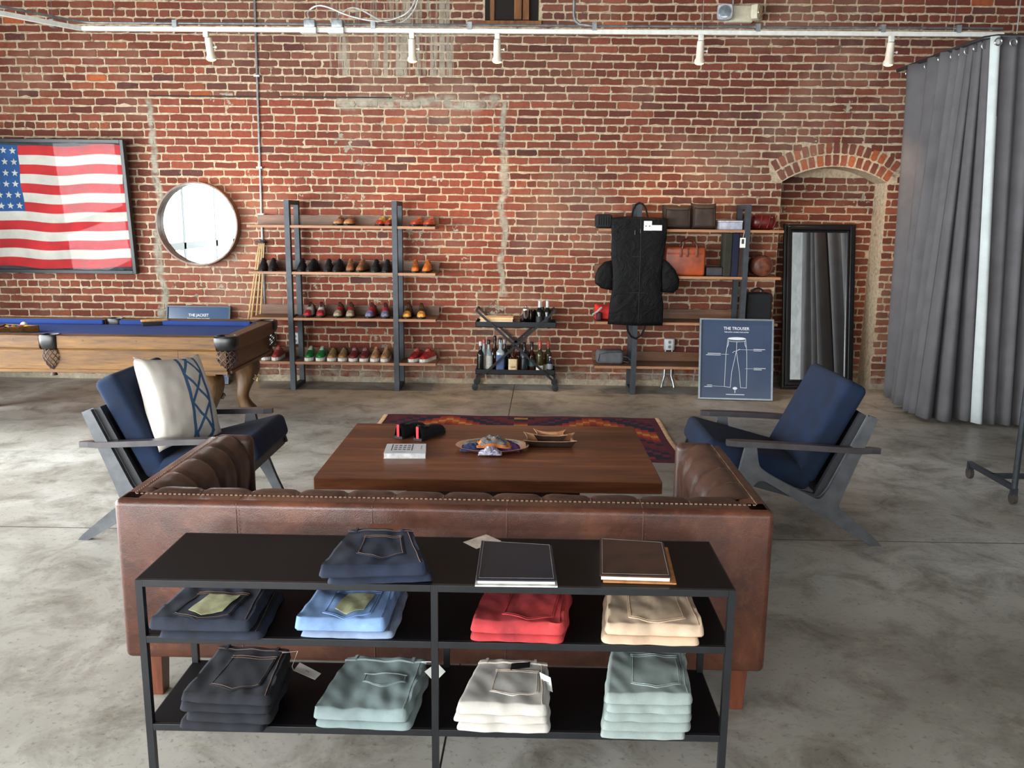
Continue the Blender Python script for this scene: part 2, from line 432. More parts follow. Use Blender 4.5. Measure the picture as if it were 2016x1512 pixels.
# ---- rest of the shell
plaster = P((196, 192, 184), .9, 0, .06, 3)
struct(MB().box(-7.5, 7, -3.5, 9.4, 5.2, 5.35).build('ceiling', P((96, 94, 92), .9, 0, .08, 3)))
struct(MB().box(6.6, 7, -3.5, 8.76, 0, 5.2).build('wall_right', P((150, 150, 150), .9, 0, .1, 4)))
wl = MB(); wl.box(-6.2, -6.0, -3.7, 8.76, 0, 5.2); struct(wl.build('wall_left', plaster))
struct(MB().box(-6.2, 7, -3.7, -3.5, 0, 5.2).build('wall_front', plaster))
wf = MB()
for y in (-2.15, -.9, .4, 1.35, 2.9, 4.7, 6.55): wf.box(-5.84, -5.76, y-.05, y+.05, .1, 2.45)
for z in (.15, 1.15, 2.4): wf.box(-5.84, -5.76, -2.2, 6.6, z-.06, z+.06)
struct(wf.build('window_1', P((96, 106, 108), .5, 0, .04), bevel=.006))
wf = MB()
for x in (-5.8, -3.8, -1.8): wf.box(x-.05, x+.05, -3.2, -3.12, .3, 2.65)
for z in (.35, 1.2, 2.6): wf.box(-5.8, -1.8, -3.2, -3.12, z-.05, z+.05)
struct(wf.build('window_2', white_paint))
wf = MB()
for x in (-1.6, .4, 2.5, 4.6): wf.box(x-.05, x+.05, -3.2, -3.12, .3, 2.65)
for z in (.35, 1.2, 2.6): wf.box(-1.6, 4.6, -3.2, -3.12, z-.05, z+.05)
struct(wf.build('window_3', white_paint))

# ============================================================ THINGS ON THE WALL
# ---- framed flag
ft = PY(247, 288, WY-.13); fb = PY(267, 539, WY-.02)
Tf = thing('framed_flag', 'large dark-framed flag with red and white stripes and white stars behind glass', 'framed flag', (ft.x, WY-.02, fb.z))
Hh = 1.30; Wd = 1.90; lean = .075
def FL(x, d, z): # x from right edge leftwards, d towards the room, z up the frame
    return (ft.x-x, WY-.02-z*lean-d, fb.z+z)
def fbox(mb, x0, x1, d0, d1, z0, z1):
    v = [FL(x, d, z) for z in (z0, z1) for d in (d0, d1) for x in (x0, x1)]
    mb.add(v, [(0, 2, 3, 1), (4, 5, 7, 6), (0, 1, 5, 4), (2, 6, 7, 3), (0, 4, 6, 2), (1, 3, 7, 5)])
fr = MB()
for a in ((0, .035, 0, .07, 0, Hh), (Wd-.035, Wd, 0, .07, 0, Hh), (.035, Wd-.035, 0, .07, 0, .035), (.035, Wd-.035, 0, .07, Hh-.035, Hh)): fbox(fr, *a)
fr.build('frame', P((30, 33, 36), .4, 0, .15), Tf, bevel=.003)
bk = MB(); fbox(bk, .03, Wd-.03, .0, .012, .03, Hh-.03); bk.build('backing_board', P((58, 64, 68), .9, 0, .15), Tf)
fx0, fx1, fz0, fz1 = .052, 1.80, .055, 1.245
def wv(u, v):
    x = fx0+(fx1-fx0)*u; z = fz0+(fz1-fz0)*v
    z += .010*math.sin(x*5+1)+.006*math.sin(x*11+z*4); x += .008*math.sin(z*9)+.004*math.sin(z*23)
    return x, z
red, wht, blu = cloth((196, 44, 46), .12, 6, 700), cloth((226, 220, 204), .06, 6, 700), cloth((40, 84, 138), .15, 6, 700)
def fmat(i, j):
    s_ = 12-j//2                      # stripe from the top
    if i >= 48*.5725 and s_ < 7: return 2
    return 0 if s_ % 2 == 0 else 1
fl = MB()
fl.slab(lambda u, v: FL(wv(u, v)[0], .020+.002*math.sin(u*30), wv(u, v)[1]), 48, 26, lambda u, v: Vector((0, .004, 0)), fmat)
flag = fl.build('flag_cloth', [red, wht, blu], Tf)
u0 = 28/48
for r_ in range(6):
    for c_ in range(8):
        st = MB(); u = u0+(1-u0)*(c_+.5)/8; v = 1-(7/13)*(r_+.5)/6; x, z = wv(u, v); pts = []
        for k in range(10):
            a = PI/2+k*PI/5+r_*.03; rr = .036 if k % 2 == 0 else .015
            pts.append(FL(x+rr*math.cos(a), .0285, z+rr*math.sin(a)))
        st.add(pts+[FL(x, .0288, z)], [(k, (k+1) % 10, 10) for k in range(10)]); st.build('star', wht, flag)
gl = MB(); fbox(gl, .033, Wd-.033, .050, .054, .033, Hh-.033)
t = NT('pane'); t.fin((250, 252, 255), .01); t.b.inputs['Transmission Weight'].default_value = 1; t.b.inputs['IOR'].default_value = 1.15
pane_m = t.mat; gl.build('glass_pane', pane_m, Tf)

# ---- round mirror
mc = PY(388, 441, WY-.10); rr = .405
Tm = thing('round_mirror', 'round wall mirror in a deep brown wooden rim reflecting the window', 'mirror', (mc.x, WY-.01, mc.z))
rim = MB(); ring = [(rr-.010, 0), (rr+.004, 0), (rr+.004, .105), (rr-.010, .105), (rr-.010, 0)]
vs = []; n = 72
for r_, d in ring:
    for k in range(n): a = 2*PI*k/n; vs.append((mc.x+r_*math.cos(a), WY-.01-d, mc.z+r_*math.sin(a)))
rim.add(vs, [(i*n+k, i*n+(k+1) % n, (i+1)*n+(k+1) % n, (i+1)*n+k) for i in range(4) for k in range(n)], True)
rim.build('rim', wood((86, 58, 40), (134, 96, 68), 'x', 1, .4), Tm)
mg = MB(); mg.lathe((mc.x, WY-.035, mc.z), [(rr-.011, .02), (rr-.011, 0), (.001, -.0005)], 72, 'y')
mir = NT('mirror'); mir.fin((236, 242, 242), .008, 1.0); mirror_m = mir.mat
mg.build('mirror_glass', mirror_m, Tm, autos=20)

# ---- conduit, boxes
Tc = thing('electrical_conduit', 'thin vertical metal conduit running down the brick wall to a white box', 'conduit', (-2.66, WY-.03, .8))
c0, c1, c2 = PY(499, -60, WY-.0125), PY(515, 425, WY-.0125), PY(522, 640, WY-.0125)
MB().tube([c0, c1, c2], .011, 8).build('conduit_pipe', zinc, Tc)
for py in (150, 330):
    p = PY(502+py*.028, py, WY-.02); cl = MB(); cl.box(p.x-.028, p.x+.028, WY-.045, WY, p.z-.008, p.z+.008); cl.build('pipe_strap', zinc, Tc)
b_ = PY(515, 430, WY-.04); tag(MB().rbox(b_.x-.032, b_.x+.032, WY-.075, WY-.002, b_.z-.05, b_.z+.05, .008).build('junction_box', white_paint),
    'small white junction box on the conduit above the cue sticks', 'junction box')
def outlet(name, px, py, label, grey=True, conduits=False):
    p = PY(px, py, WY-.05); T = thing(name, label, 'outlet', (p.x, WY-.03, p.z))
    m_ = P((186, 192, 194), .45, .3, .05)
    MB().rbox(p.x-.052, p.x+.052, WY-.06, WY-.002, p.z-.06, p.z+.06, .008).build('outlet_box', m_, T)
    MB().rbox(p.x-.036, p.x+.036, WY-.066, WY-.058, p.z-.055, p.z+.055, .004).build('cover_plate', P((214, 216, 214), .4, 0, .03), T)
    s_ = MB()
    for dz in (-.024, .024): s_.lathe((p.x, WY-.067, p.z+dz), [(.016, .003), (.016, -.001)], 14, 'y')
    s_.build('socket', P((120, 124, 128), .5), T)
    if conduits:
        for dx in (-.034, .034):
            MB().tube([(p.x+dx, WY-.03, p.z-.055), (p.x+dx, WY-.03, .12), (p.x+dx*1.6, WY-.05, .05), (p.x+dx*1.9, WY-.06, .0)], .012, 8).build('conduit_pipe', zinc, T)
outlet('power_outlet', 1318, 678, 'grey metal wall outlet with two conduits behind the bag shelves', conduits=True)
outlet('power_outlet', 582, 666, 'metal wall outlet behind the left post of the shoe shelves')
outlet('power_outlet', 531, 668, 'metal wall outlet behind the corner of the pool table')

# ---- emergency light
p = PY(1455, 28, WY-.06)
Te = thing('emergency_light', 'beige emergency light with two lamp heads high on the brick wall', 'emergency light', (p.x, WY-.05, p.z))
cream = P((206, 198, 176), .5, 0, .05)
MB().rbox(p.x-.13, p.x+.13, WY-.085, WY-.002, p.z-.075, p.z+.075, .012).build('housing', cream, Te)
for sgn, a in ((-1, .15), (1, -.95)):
    h = MB(); h.T = Matrix.Translation((p.x+sgn*.15, WY-.13, p.z)) @ Matrix.Rotation(a*-1, 4, 'Z')
    h.lathe((0, 0, 0), [(.045, .05), (.07, .03), (.072, -.02), (.068, -.03)], 24, 'y', square=5)
    hd = h.build('lamp_head', cream if sgn > 0 else P((190, 194, 198), .3, .4), Te)
    g = MB(); g.T = h.T; g.lathe((0, 0, 0), [(.06, -.026), (.055, -.04), (.02, -.046)], 24, 'y'); g.build('lens', P((150, 160, 168) if sgn < 0 else (200, 190, 160), .1, .6), hd)
q = PY(1446, -40, WY-.03)
MB().tube([(q.x, WY-.03, q.z), (q.x, WY-.03, p.z+.07)], .009, 8).build('conduit_pipe', zinc, Te)

# ---- overhead conduit and lighting track, parallel to the wall
TY = 8.0; tl, tr_ = PY(160, 55, TY), PY(1975, 70, TY); TZ = (tl.z+tr_.z)/2
Tt = thing('lighting_track', 'long white lighting track hanging in front of the brick wall', 'track', ((tl.x+tr_.x)/2, TY, TZ))
bend = PY(-60, 4, 6.6); bend.z = TZ
near_l = Vector((tl.x-.42, 5.9, TZ))
def perp_l(px, py): return PZ(px, py, TZ)
e0 = PZ(-40, 18, TZ)
MB().bar((tl.x, TY, TZ), (tr_.x, TY, TZ), .034, .036).build('track_rail', white_paint, Tt)
MB().bar((tl.x, TY, TZ), e0, .034, .036).build('track_rail', white_paint, Tt)
Tp = thing('ceiling_conduit', 'thin metal conduit running along above the white lighting track', 'conduit', ((tl.x+tr_.x)/2, TY+.03, TZ+.05))
up_ = Vector((0, .02, .055))
MB().tube([e0+up_, Vector((tl.x-.05, TY-.09, TZ))+up_, Vector((tl.x+.07, TY, TZ))+up_, Vector((tr_.x, TY, TZ))+up_], .011, 8).build('conduit_pipe', zinc, Tp)
for px in (104, 345, 735, 925, 1170, 1492, 1738, 1887):
    x = PY(px, 55, TY).x; cl = MB(); cl.box(x-.02, x+.02, TY-.02, TY+.04, TZ+.01, TZ+.075); cl.build('clamp', zinc, Tp)
for px in (104, 812, 1383, 1878):
    x = PY(px, 55, TY).x if px > 160 else None
    a = Vector((x, TY, TZ+.02)) if x else PZ(104, 45, TZ+.05)
    MB().tube([a, a+Vector((0, 0, 5.195-a.z))], .0022, 5).build('suspension_wire', zinc, Tt)
p1 = PY(1130, -50, TY+.05); p2 = PY(1130, 30, TY+.05)
MB().tube([(p1.x, TY+.05, 5.19), (p2.x, TY+.05, p2.z), (p2.x+.012, TY+.04, TZ+.10), (p2.x+.05, TY+.02, TZ+.065), (p2.x+.14, TY+.02, TZ+.055)], .013, 8).build('drop_pipe', zinc, Tp)
bx = []
for i, px in enumerate((611, 665)):
    c_ = PY(px, 52, TY); T = thing('track_power_box', 'grey junction box with a looping flex cable on the lighting track, ' + ('left one' if i == 0 else 'right one'), 'junction box', (c_.x, TY, TZ), 'junction boxes on the lighting track')
    MB().rbox(c_.x-.05, c_.x+.05, TY-.04, TY+.04, TZ+.015, TZ+.085, .008).build('box_body', P((150, 156, 160), .4, .6), T)
    MB().rbox(c_.x-.085, c_.x+.06, TY-.05, TY+.03, TZ-.03, TZ+.018, .006).build('feed_cover', white_paint, T)
    s0 = Vector((c_.x, TY, TZ+.08)); pts = [s0]
    pix = [(606, 25), (622, 12), (645, 14), (690, 32), (745, 42), (790, 32), (812, 12), (820, -20), (822, -60)] if i == 0 else [(668, 30), (690, 16), (712, 20), (745, 38), (775, 47), (800, 38), (818, 14), (826, -20), (828, -60)]
    for q in pix: pts.append(PY(q[0], q[1], TY+.12))
    sm = []
    for k in range(len(pts)-1):
        a, b = pts[k], pts[k+1]; pa = pts[max(0, k-1)]; pb = pts[min(len(pts)-1, k+2)]
        for s_ in range(5):
            u = s_/5; sm.append(.5*((2*a)+(b-pa)*u+(2*pa-5*a+4*b-pb)*u*u+(3*a-pa-3*b+pb)*u**3))
    sm.append(pts[-1]); MB().tube(sm, .008, 7).build('flex_cable', P((196, 196, 190), .4, .4), T)
bulb_m = emit((255, 176, 104), 7)
for i, (px, ori) in enumerate(((406, 1), (811, 0), (979, 0), (1380, 0), (1755, 0))):
    x = PY(px, 75, TY).x
    wh = ['leftmost white track spotlight, above the gap between flag and conduit', 'white track spotlight above the right post of the shoe shelves', 'white track spotlight above the bar cart', 'white track spotlight between the cart and the emergency light, above the bag shelves', 'rightmost white track spotlight, beside the grey curtain'][i]
    T = thing('track_spotlight', wh, 'spotlight', (x, TY, TZ), 'spotlights on the lighting track')
    MB().rbox(x-.022, x+.022, TY-.02, TY+.02, TZ-.065, TZ-.015, .005).build('track_adapter', white_paint, T)
    tilt = Matrix.Translation((x+(.02 if ori else 0), TY, TZ-.10)) @ Matrix.Rotation(R(8), 4, 'X') @ Matrix.Rotation(R(-4 if ori else 0), 4, 'Y')
    b = MB(); b.T = tilt; b.lathe((0, 0, 0), [(.012, .035), (.030, .03), (.032, 0), (.034, -.11), (.044, -.125), (.046, -.150), (.040, -.150), (.034, -.128)], 24)
    b.build('lamp_head', P((226, 214, 196), .4, 0, .03), T)
    b = MB(); b.T = tilt; b.lathe((0, 0, 0), [(.035, -.130), (.041, -.147), (.034, -.158), (.015, -.165)], 24); b.build('bulb', bulb_m, T)
    k = MB(); k.T = tilt; k.tube([(.03, 0, -.05), (.052, 0, -.05)], .006, 8); k.lathe((.052, 0, -.05), [(.006, 0), (.011, .002), (.011, .012), (.005, .014)], 12, 'x'); k.build('knob', white_paint, T)
    MB().tube([(x, TY, TZ-.05), (x+.02, TY, TZ-.075), (x+.004, TY, TZ-.1)], .005, 6).build('bracket', white_paint, T)
    d = bpy.data.lights.new('spot', 'SPOT'); d.energy = 48; d.color = (1, .66, .38); d.spot_size = R(75); d.spot_blend = .8; d.shadow_soft_size = .03
    so = bpy.data.objects.new('spot_lamp', d); col.objects.link(so); so.location = (x, TY+.03, TZ-.30)
    so.rotation_euler = (R(15), 0, 0)
# ============================================================ SOFA
def leather(c1, c2, c3, rough=.38):
    t = NT('leather'); a = t.noise(3.2, 5, .65, dist=.4); b = t.noise(16, 4, .7); g = t.noise(260, 2)
    c = t.ramp(a, [(.3, c1), (.52, c2), (.72, c3)])
    c = t.mix(t.gray(b, .56, .74, 0, .3), c, tuple(min(255, x*1.2) for x in c3))
    cr = t.noise(2.2, 6, .75, t.map((1, 1, 1)), 2.2)
    c = t.mix(t.math('MULTIPLY', t.gray(t.math('ABSOLUTE', t.math('SUBTRACT', cr, .5)), 0, .0022, .22, 0), t.gray(t.noise(1.7, 2), .5, .6)), c, (180, 140, 114))
    t.fin(c, t.gray(b, .3, .7, rough-.06, rough+.14), 0, .4); t.bump(t.math('ADD', g, t.math('MULTIPLY', b, 2)), .25, .003)
    t.b.inputs['Coat Weight'].default_value = .15; t.b.inputs['Coat Roughness'].default_value = .3
    return t.mat
lea = leather((50, 26, 17), (80, 44, 30), (112, 68, 48), .30); lea2 = leather((46, 28, 21), (68, 44, 34), (96, 66, 52), .38)
sx0, sx1, sy0, sz = -1.398, .838, 2.765, .742
Ts = thing('leather_sofa', 'worn brown leather sofa with quilted arms, seen from behind', 'sofa', (-.28, 3.2, 0))
yend = 3.64; bt = .085
def shell_part(x0, x1, y0, y1): return MB().rbox(x0, x1, y0, y1, .158, sz, .022, 4)
bp = shell_part(sx0, sx1, sy0, sy0+.11)
bp.build('back_panel', lea, Ts)
shell_part(sx0, sx0+.10, sy0+.004, yend).build('arm_panel', lea, Ts)
shell_part(sx1-.10, sx1, sy0+.004, yend).build('arm_panel', lea, Ts)
# quilted inner padding: profile from the top seam over to the seat
def pad(name, along0, along1, ch, place, seed=0):
    L = along1-along0; n = max(2, round(L/ch)); mb = MB(); nu = n*10; nv = 14
    prof = [(0, sz-.006), (.012, sz+.004), (.035, sz+.010), (.065, sz+.006), (.095, sz-.010), (.120, sz-.034), (.136, sz-.068), (.142, sz-.11), (.140, sz-.17), (.132, sz-.24), (.120, sz-.31), (.105, .38), (.10, .34), (.0, .34), (0, .33)]
    def fn(u, v):
        q = v*(len(prof)-1); i = min(int(q), len(prof)-2); f = q-i
        d = prof[i][0]*(1-f)+prof[i+1][0]*f; z = prof[i][1]*(1-f)+prof[i+1][1]*f
        s_ = (u*n) % 1.0; cre = abs(2*s_-1); k = 1-cre**6
        tt = min(1, v*4)*(1 if v < .85 else 0)
        dn = (1-k)*.016*tt
        wr = .003*noise.noise(Vector((u*L*14+seed, v*6, seed)))*tt
        return place(along0+u*L, d*1.0-dn*(.6 if v > .3 else .1)+wr, z-dn*(1 if v < .6 else 0)+wr)
    mb.grid(fn, nu, nv)
    o = mb.build(name, lea2, Ts, autos=80)
    for k in range(1, n):
        pts = [Vector(fn((k)/n, v/20))+Vector((0, 0, .0012)) for v in range(1, 13)]
        c = MB(); c.tube(pts, .0016, 5); c.build('channel_seam', P((112, 84, 66), .8), o)
    return o
pad('back_cushion_quilted', sx0+.10, sx1-.10, .168, lambda a, d, z: (a, sy0+.07+d, z), 1)
pad('arm_cushion_quilted', sy0+.14, yend-.004, .20, lambda a, d, z: (sx0+.048+d, a, z), 2)
pad('arm_cushion_quilted', sy0+.14, yend-.004, .20, lambda a, d, z: (sx1-.048-d, a, z), 3)
for s_, xx in ((1, sx0+.03), (-1, sx1-.03)):       # rounded arm fronts
    x0, x1 = (xx, xx+.165) if s_ > 0 else (xx-.165, xx)
    MB().rbox(x0, x1, yend-.03, yend+.035, .20, sz+.004, .03, 4).build('arm_front', lea2, Ts)
for k in range(3):
    w_ = (sx1-sx0-.44)/3; a = sx0+.22+k*w_
    MB().rbox(a+.004, a+w_-.004, sy0+.18, yend+.03, .29, .44, .04, 4).build('seat_cushion', lea2, Ts)
MB().rbox(sx0+.09, sx1-.09, sy0+.08, yend, .16, .295, .02).build('seat_base', lea, Ts)
# stitching along the seam, and the vertical seams of the back
st = MB()
for i in range(130):
    x = sx0+.055+(sx1-sx0-.11)*i/129; st.box(x-.0045, x+.0045, sy0+.066, sy0+.071, sz-.002, sz+.0035)
for sgn, xx in ((1, sx0+.045), (-1, sx1-.045)):
    for i in range(50):
        y = sy0+.08+(yend-sy0-.1)*i/49; st.box(xx-.0015, xx+.0015, y-.003, y+.003, sz-.002, sz+.0035)
st.build('stitching', P((132, 104, 82), .8), Ts, kind='stuff')
for px in (467, 735, 1000, 1268):
    x = PY(px, 1030, sy0).x; c = MB()
    c.tube([(x, sy0+.06, sz+.0005), (x, sy0+.02, sz-.001), (x, sy0+.004, sz-.008), (x, sy0-.0012, sz-.03), (x, sy0-.0012, .17)], .0014, 5)
    for i in range(40): z = sz-.03-i*.0135; c.box(x+.009, x+.0115, sy0-.0015, sy0+.002, z-.003, z+.003)
    c.build('back_seam', P((96, 64, 48), .7), Ts)
lw = wood((70, 34, 20), (112, 58, 34), 'z', 1, .4)
for x, y in ((sx0+.085, sy0+.06), (sx1-.085, sy0+.06), (sx0+.085, yend-.06), (sx1-.085, yend-.06)):
    a = .034; b = .027; MB().add([(x-a, y-a, .16), (x+a, y-a, .16), (x+a, y+a, .16), (x-a, y+a, .16), (x-b, y-b, 0), (x+b, y-b, 0), (x+b, y+b, 0), (x-b, y+b, 0)],
        [(0, 1, 2, 3), (7, 6, 5, 4), (0, 4, 5, 1), (1, 5, 6, 2), (2, 6, 7, 3), (3, 7, 4, 0)]).build('leg', lw, Ts, bevel=.003)
Ts.rotation_euler.z = -.0097

# ============================================================ COFFEE TABLE
ctw = wood((76, 39, 22), (118, 66, 40), 'x', .8, .36, (156, 95, 59), planks=.105, contrast=1.0, bump=.05)
tz = .453
Tk = thing('coffee_table', 'low reddish brown plank coffee table in front of the sofa', 'coffee table', (-.19, 4.55, 0))
MB().box(-1.030, .655, 3.994, 5.11, tz-.062, tz).build('tabletop', ctw, Tk, bevel=.004)
dkw = wood((40, 26, 20), (60, 40, 30), 'x', 1, .6)
MB().box(-.60, .27, 4.15, 4.95, .30, tz-.063).build('apron', dkw, Tk)
MB().box(-.55, .22, 4.3, 4.8, .05, .30).build('pedestal', dkw, Tk); MB().box(-.75, .42, 4.15, 4.95, 0, .05).build('foot_plinth', dkw, Tk)
Tk.rotation_euler.z = .006

# ============================================================ KILIM RUG
pal = [(110, 30, 40), (26, 28, 56), (88, 26, 44), (190, 66, 28), (196, 142, 58), (156, 42, 32), (24, 26, 50), (104, 32, 52)]
kil = [cloth(c, .15, 30, 500, .4, .95) for c in pal]
rx0, rx1, ry0, ry1 = -1.20, 1.10, 5.92, 7.27
rg = MB(); nu, nv = 40, 22
def rmat(i, j):
    if j in (0, nv-1) or i in (0, nu-1): return 2
    if i in (19, 20): return [4, 5, 2, 1][j % 4]
    ii = i if i < 20 else nu-1-i
    t_ = abs((ii % 18)-9)
    k = (j + t_) % 14
    return [0, 1, 0, 5, 3, 4, 3, 5, 1, 6, 7, 1, 2, 0][k]
rg.slab(lambda u, v: (rx0+(rx1-rx0)*u+.004*math.sin(v*9), ry0+(ry1-ry0)*v+.01*math.sin(u*11), .008+.0015*math.sin(u*31+v*13)), nu, nv, .0075, rmat)
Tr = thing('kilim_rug', 'multicoloured kilim rug with stepped zigzag bands beyond the coffee table', 'rug', (0, 6.6, 0))
rg.build('rug_field', kil, Tr)
for x, s_ in ((rx0, -1), (rx1, 1)):
    fg = MB()
    for i in range(150):
        y = ry0+.01+(ry1-ry0-.02)*i/149; xx = x+.004*math.sin((y-ry0)/(ry1-ry0)*9)
        fg.tube([(xx, y, .006), (xx+s_*.02, y+random.uniform(-.004, .004), .007), (xx+s_*.036, y+random.uniform(-.012, .012), .003)], .0036, 4, caps=False)
    fg.build('fringe', cloth((206, 166, 128), .1, 20, 300), Tr, kind='stuff')

# ============================================================ ARMCHAIRS
frame_m = P((80, 82, 86), .42, .15, .12, 16, .05, 200); frame_dk = P((40, 42, 46), .5, 0, .1)
navy = cloth((9, 28, 54), .22, 9, 1100, .3, .95, 0)
def smooth_poly(pts, it=2):
    for _ in range(it):
        q = []
        for i in range(len(pts)):
            a, s_ = pts[i][:2], pts[i][2] if len(pts[i]) > 2 else 1
            b = pts[(i+1) % len(pts)]; c = pts[i-1]
            if s_ == 0: q.append((a[0], a[1], 0)); continue
            q.append((a[0]*.75+c[0]*.25, a[1]*.75+c[1]*.25, 1)); q.append((a[0]*.75+b[0]*.25, a[1]*.75+b[1]*.25, 1))
        pts = q
    return [(p[0], p[1]) for p in pts]
def armchair(label, side):
    T = thing('armchair', label, 'armchair', (0, 0, 0), 'navy armchairs beside the sofa')
    HWd = .36
    prof = [(.300, .535, 0), (.252, .535, 0), (.240, .455, 1), (.225, .415, 1), (.13, .355, 1), (-.04, .272, 0), (-.085, .250, 1), (-.115, .262, 1), (-.145, .31, 0), (-.322, .704, 0), (-.362, .690, 0), (-.198, .245, 1), (-.20, .20, 1), (-.27, .15, 1), (-.415, .028, 0), (-.440, 0, 0), (-.400, 0, 0), (-.15, .147, 0), (.0, .238, 0), (.17, .342, 1), (.215, .36, 1), (.25, .34, 1), (.36, .15, 0), (.43, 0, 0), (.475, 0, 0), (.41, .15, 0), (.335, .36, 0)]
    poly = smooth_poly(prof)
    for s_ in (-1, 1):
        y0, y1 = (HWd-.034, HWd) if s_ > 0 else (-HWd, -HWd+.034)
        MB().prism(poly, y0, y1).build('side_frame', frame_m, T, bevel=.004)
        a = MB(); pts = []
        for i in range(17):
            u = i/16; x = .405-u*.80; z = .556-.040*u+.006*math.sin(u*PI)+(.006 if u > .9 else 0)
            w_ = .055-.018*u; yo = s_*(HWd-.012+ (.012*math.sin(u*PI)))
            pts.append((x, yo, z, w_*(1 if 0 < i < 16 else .55)))
        vs = []
        for x, yo, z, w_ in pts: vs += [(x, yo-w_/2, z-.017), (x, yo+w_/2, z-.017), (x, yo+w_/2, z+.013), (x, yo-w_/2, z+.013)]
        fs = [(0, 1, 2, 3), (67, 66, 65, 64)]+[(i*4+k, i*4+(k+1) % 4, i*4+4+(k+1) % 4, i*4+4+k) for i in range(16) for k in range(4)]
        a.add(vs, fs).build('armrest', P((70, 66, 68), .3, .15, .15, 10, .03, 100), T)
        yi = s_*(HWd-.05)
        MB().bar((.49, yi, .40), (-.12, yi, .235), .022, .05).build('seat_rail', frame_dk, T)
        MB().bar((-.10, yi, .235), (-.318, yi, .70), .028, .07, (1, 0, 0)).build('back_rail', frame_dk, T)
    MB().bar((.47, -HWd+.05, .388), (.47, HWd-.05, .388), .022, .05).build('front_rail', frame_dk, T)
    MB().bar((-.118, 0, .25), (-.328, 0, .695), .60, .014, (1, 0, .45)).build('back_panel', frame_dk, T)
    def cushion(name, Mx, lx, ly, lz, cr=.5):
        m = MB(); m.T = Mx; r = min(lx, ly, lz)*.27
        m.rbox(-lx/2, lx/2, -ly/2, ly/2, -lz/2, lz/2, r, 4); o = m.build(name, navy, T, autos=180)
        return o
    sa = -math.atan2(.165, .61)
    cushion('seat_cushion', Matrix.Translation((.215, 0, .415)) @ Matrix.Rotation(sa, 4, 'Y'), .60, .60, .135)
    cushion('back_cushion', Matrix.Translation((-.150, 0, .600)) @ Matrix.Rotation(-math.atan2(.225, .465), 4, 'Y'), .13, .60, .58)
    return T
chr_ = armchair('navy cushioned armchair with grey wood frame on the right, by the floor mirror', 1)
chr_.location = (1.45, 4.375+.36, 0); chr_.rotation_euler.z = PI
chl = dup(chr_, (-1.913, 4.27+.36, 0), .0, 'navy cushioned armchair holding the patterned cream pillow, near the pool table')

# pillow on the left chair
t = NT('pillow'); sep = t.n('ShaderNodeSeparateXYZ'); t.l(t.co(), sep.inputs[0]); Yc, Zc = sep.outputs['Y'], sep.outputs['Z']
def pl(k, off, wd=.011): return t.math('LESS_THAN', t.math('ABSOLUTE', t.math('SUBTRACT', Yc, t.math('ADD', t.math('MULTIPLY', k, .001), off))), wd) 
tri = t.math('PINGPONG', t.math('ADD', Zc, .5), .155); tri2 = t.math('PINGPONG', t.math('ADD', Zc, .655), .155)
wv_ = t.math('MULTIPLY', t.math('SINE', t.math('MULTIPLY', Zc, 9)), .008)
m = None
for e in (t.math('ADD', wv_, -.01), t.math('ADD', wv_, .135), t.math('ADD', t.math('MULTIPLY', tri, .9), -.005), t.math('ADD', t.math('MULTIPLY', tri2, .9), -.005)):
    q = t.math('LESS_THAN', t.math('ABSOLUTE', t.math('SUBTRACT', Yc, e)), .0115); m = q if m is None else t.math('MAXIMUM', m, q)
w1 = t.noise(500, 2); base = t.ramp(t.noise(6, 4), [(.3, (206, 198, 188)), (.7, (226, 219, 210))])
t.fin(t.mix(t.math('MULTIPLY', m, t.gray(w1, .2, .5, .75, 1)), base, (52, 96, 138)), .92); t.bump(w1, .3, .002)
pm_ = t.mat
pw = MB()
def pil(u, v):
    a, b = 2*u-1, 2*v-1; e = (1-a*a)*(1-b*b)
    h = .085*max(0, e)**.38; wr = .006*noise.noise(Vector((a*3, b*3, 4)))+.004*noise.noise(Vector((a*9, b*2.5, 1)))
    pin = 1-.10*(1-abs(a)**3)*abs(b)**4-.0; pin2 = 1-.10*(1-abs(b)**3)*abs(a)**4
    return a*.245*pin2, b*.245*pin, h+wr*(1 if e > 0 else 0)
nn = 26
pw.grid(lambda u, v: (pil(u, v)[2], pil(u, v)[0], pil(u, v)[1]), nn, nn)
pw.grid(lambda u, v: (-pil(u, v)[2], pil(u, v)[0], pil(u, v)[1]), nn, nn)
pil_o = pw.build('throw_pillow', pm_, None, autos=180)
tag(pil_o, 'cream square pillow with blue crossing lines on the left armchair', 'pillow')
pil_o.location = (-1.905, 4.60, .69); pil_o.rotation_euler = (R(-7), R(-20), R(-15)); pil_o.scale = (1.05, 1.06, 1.06)
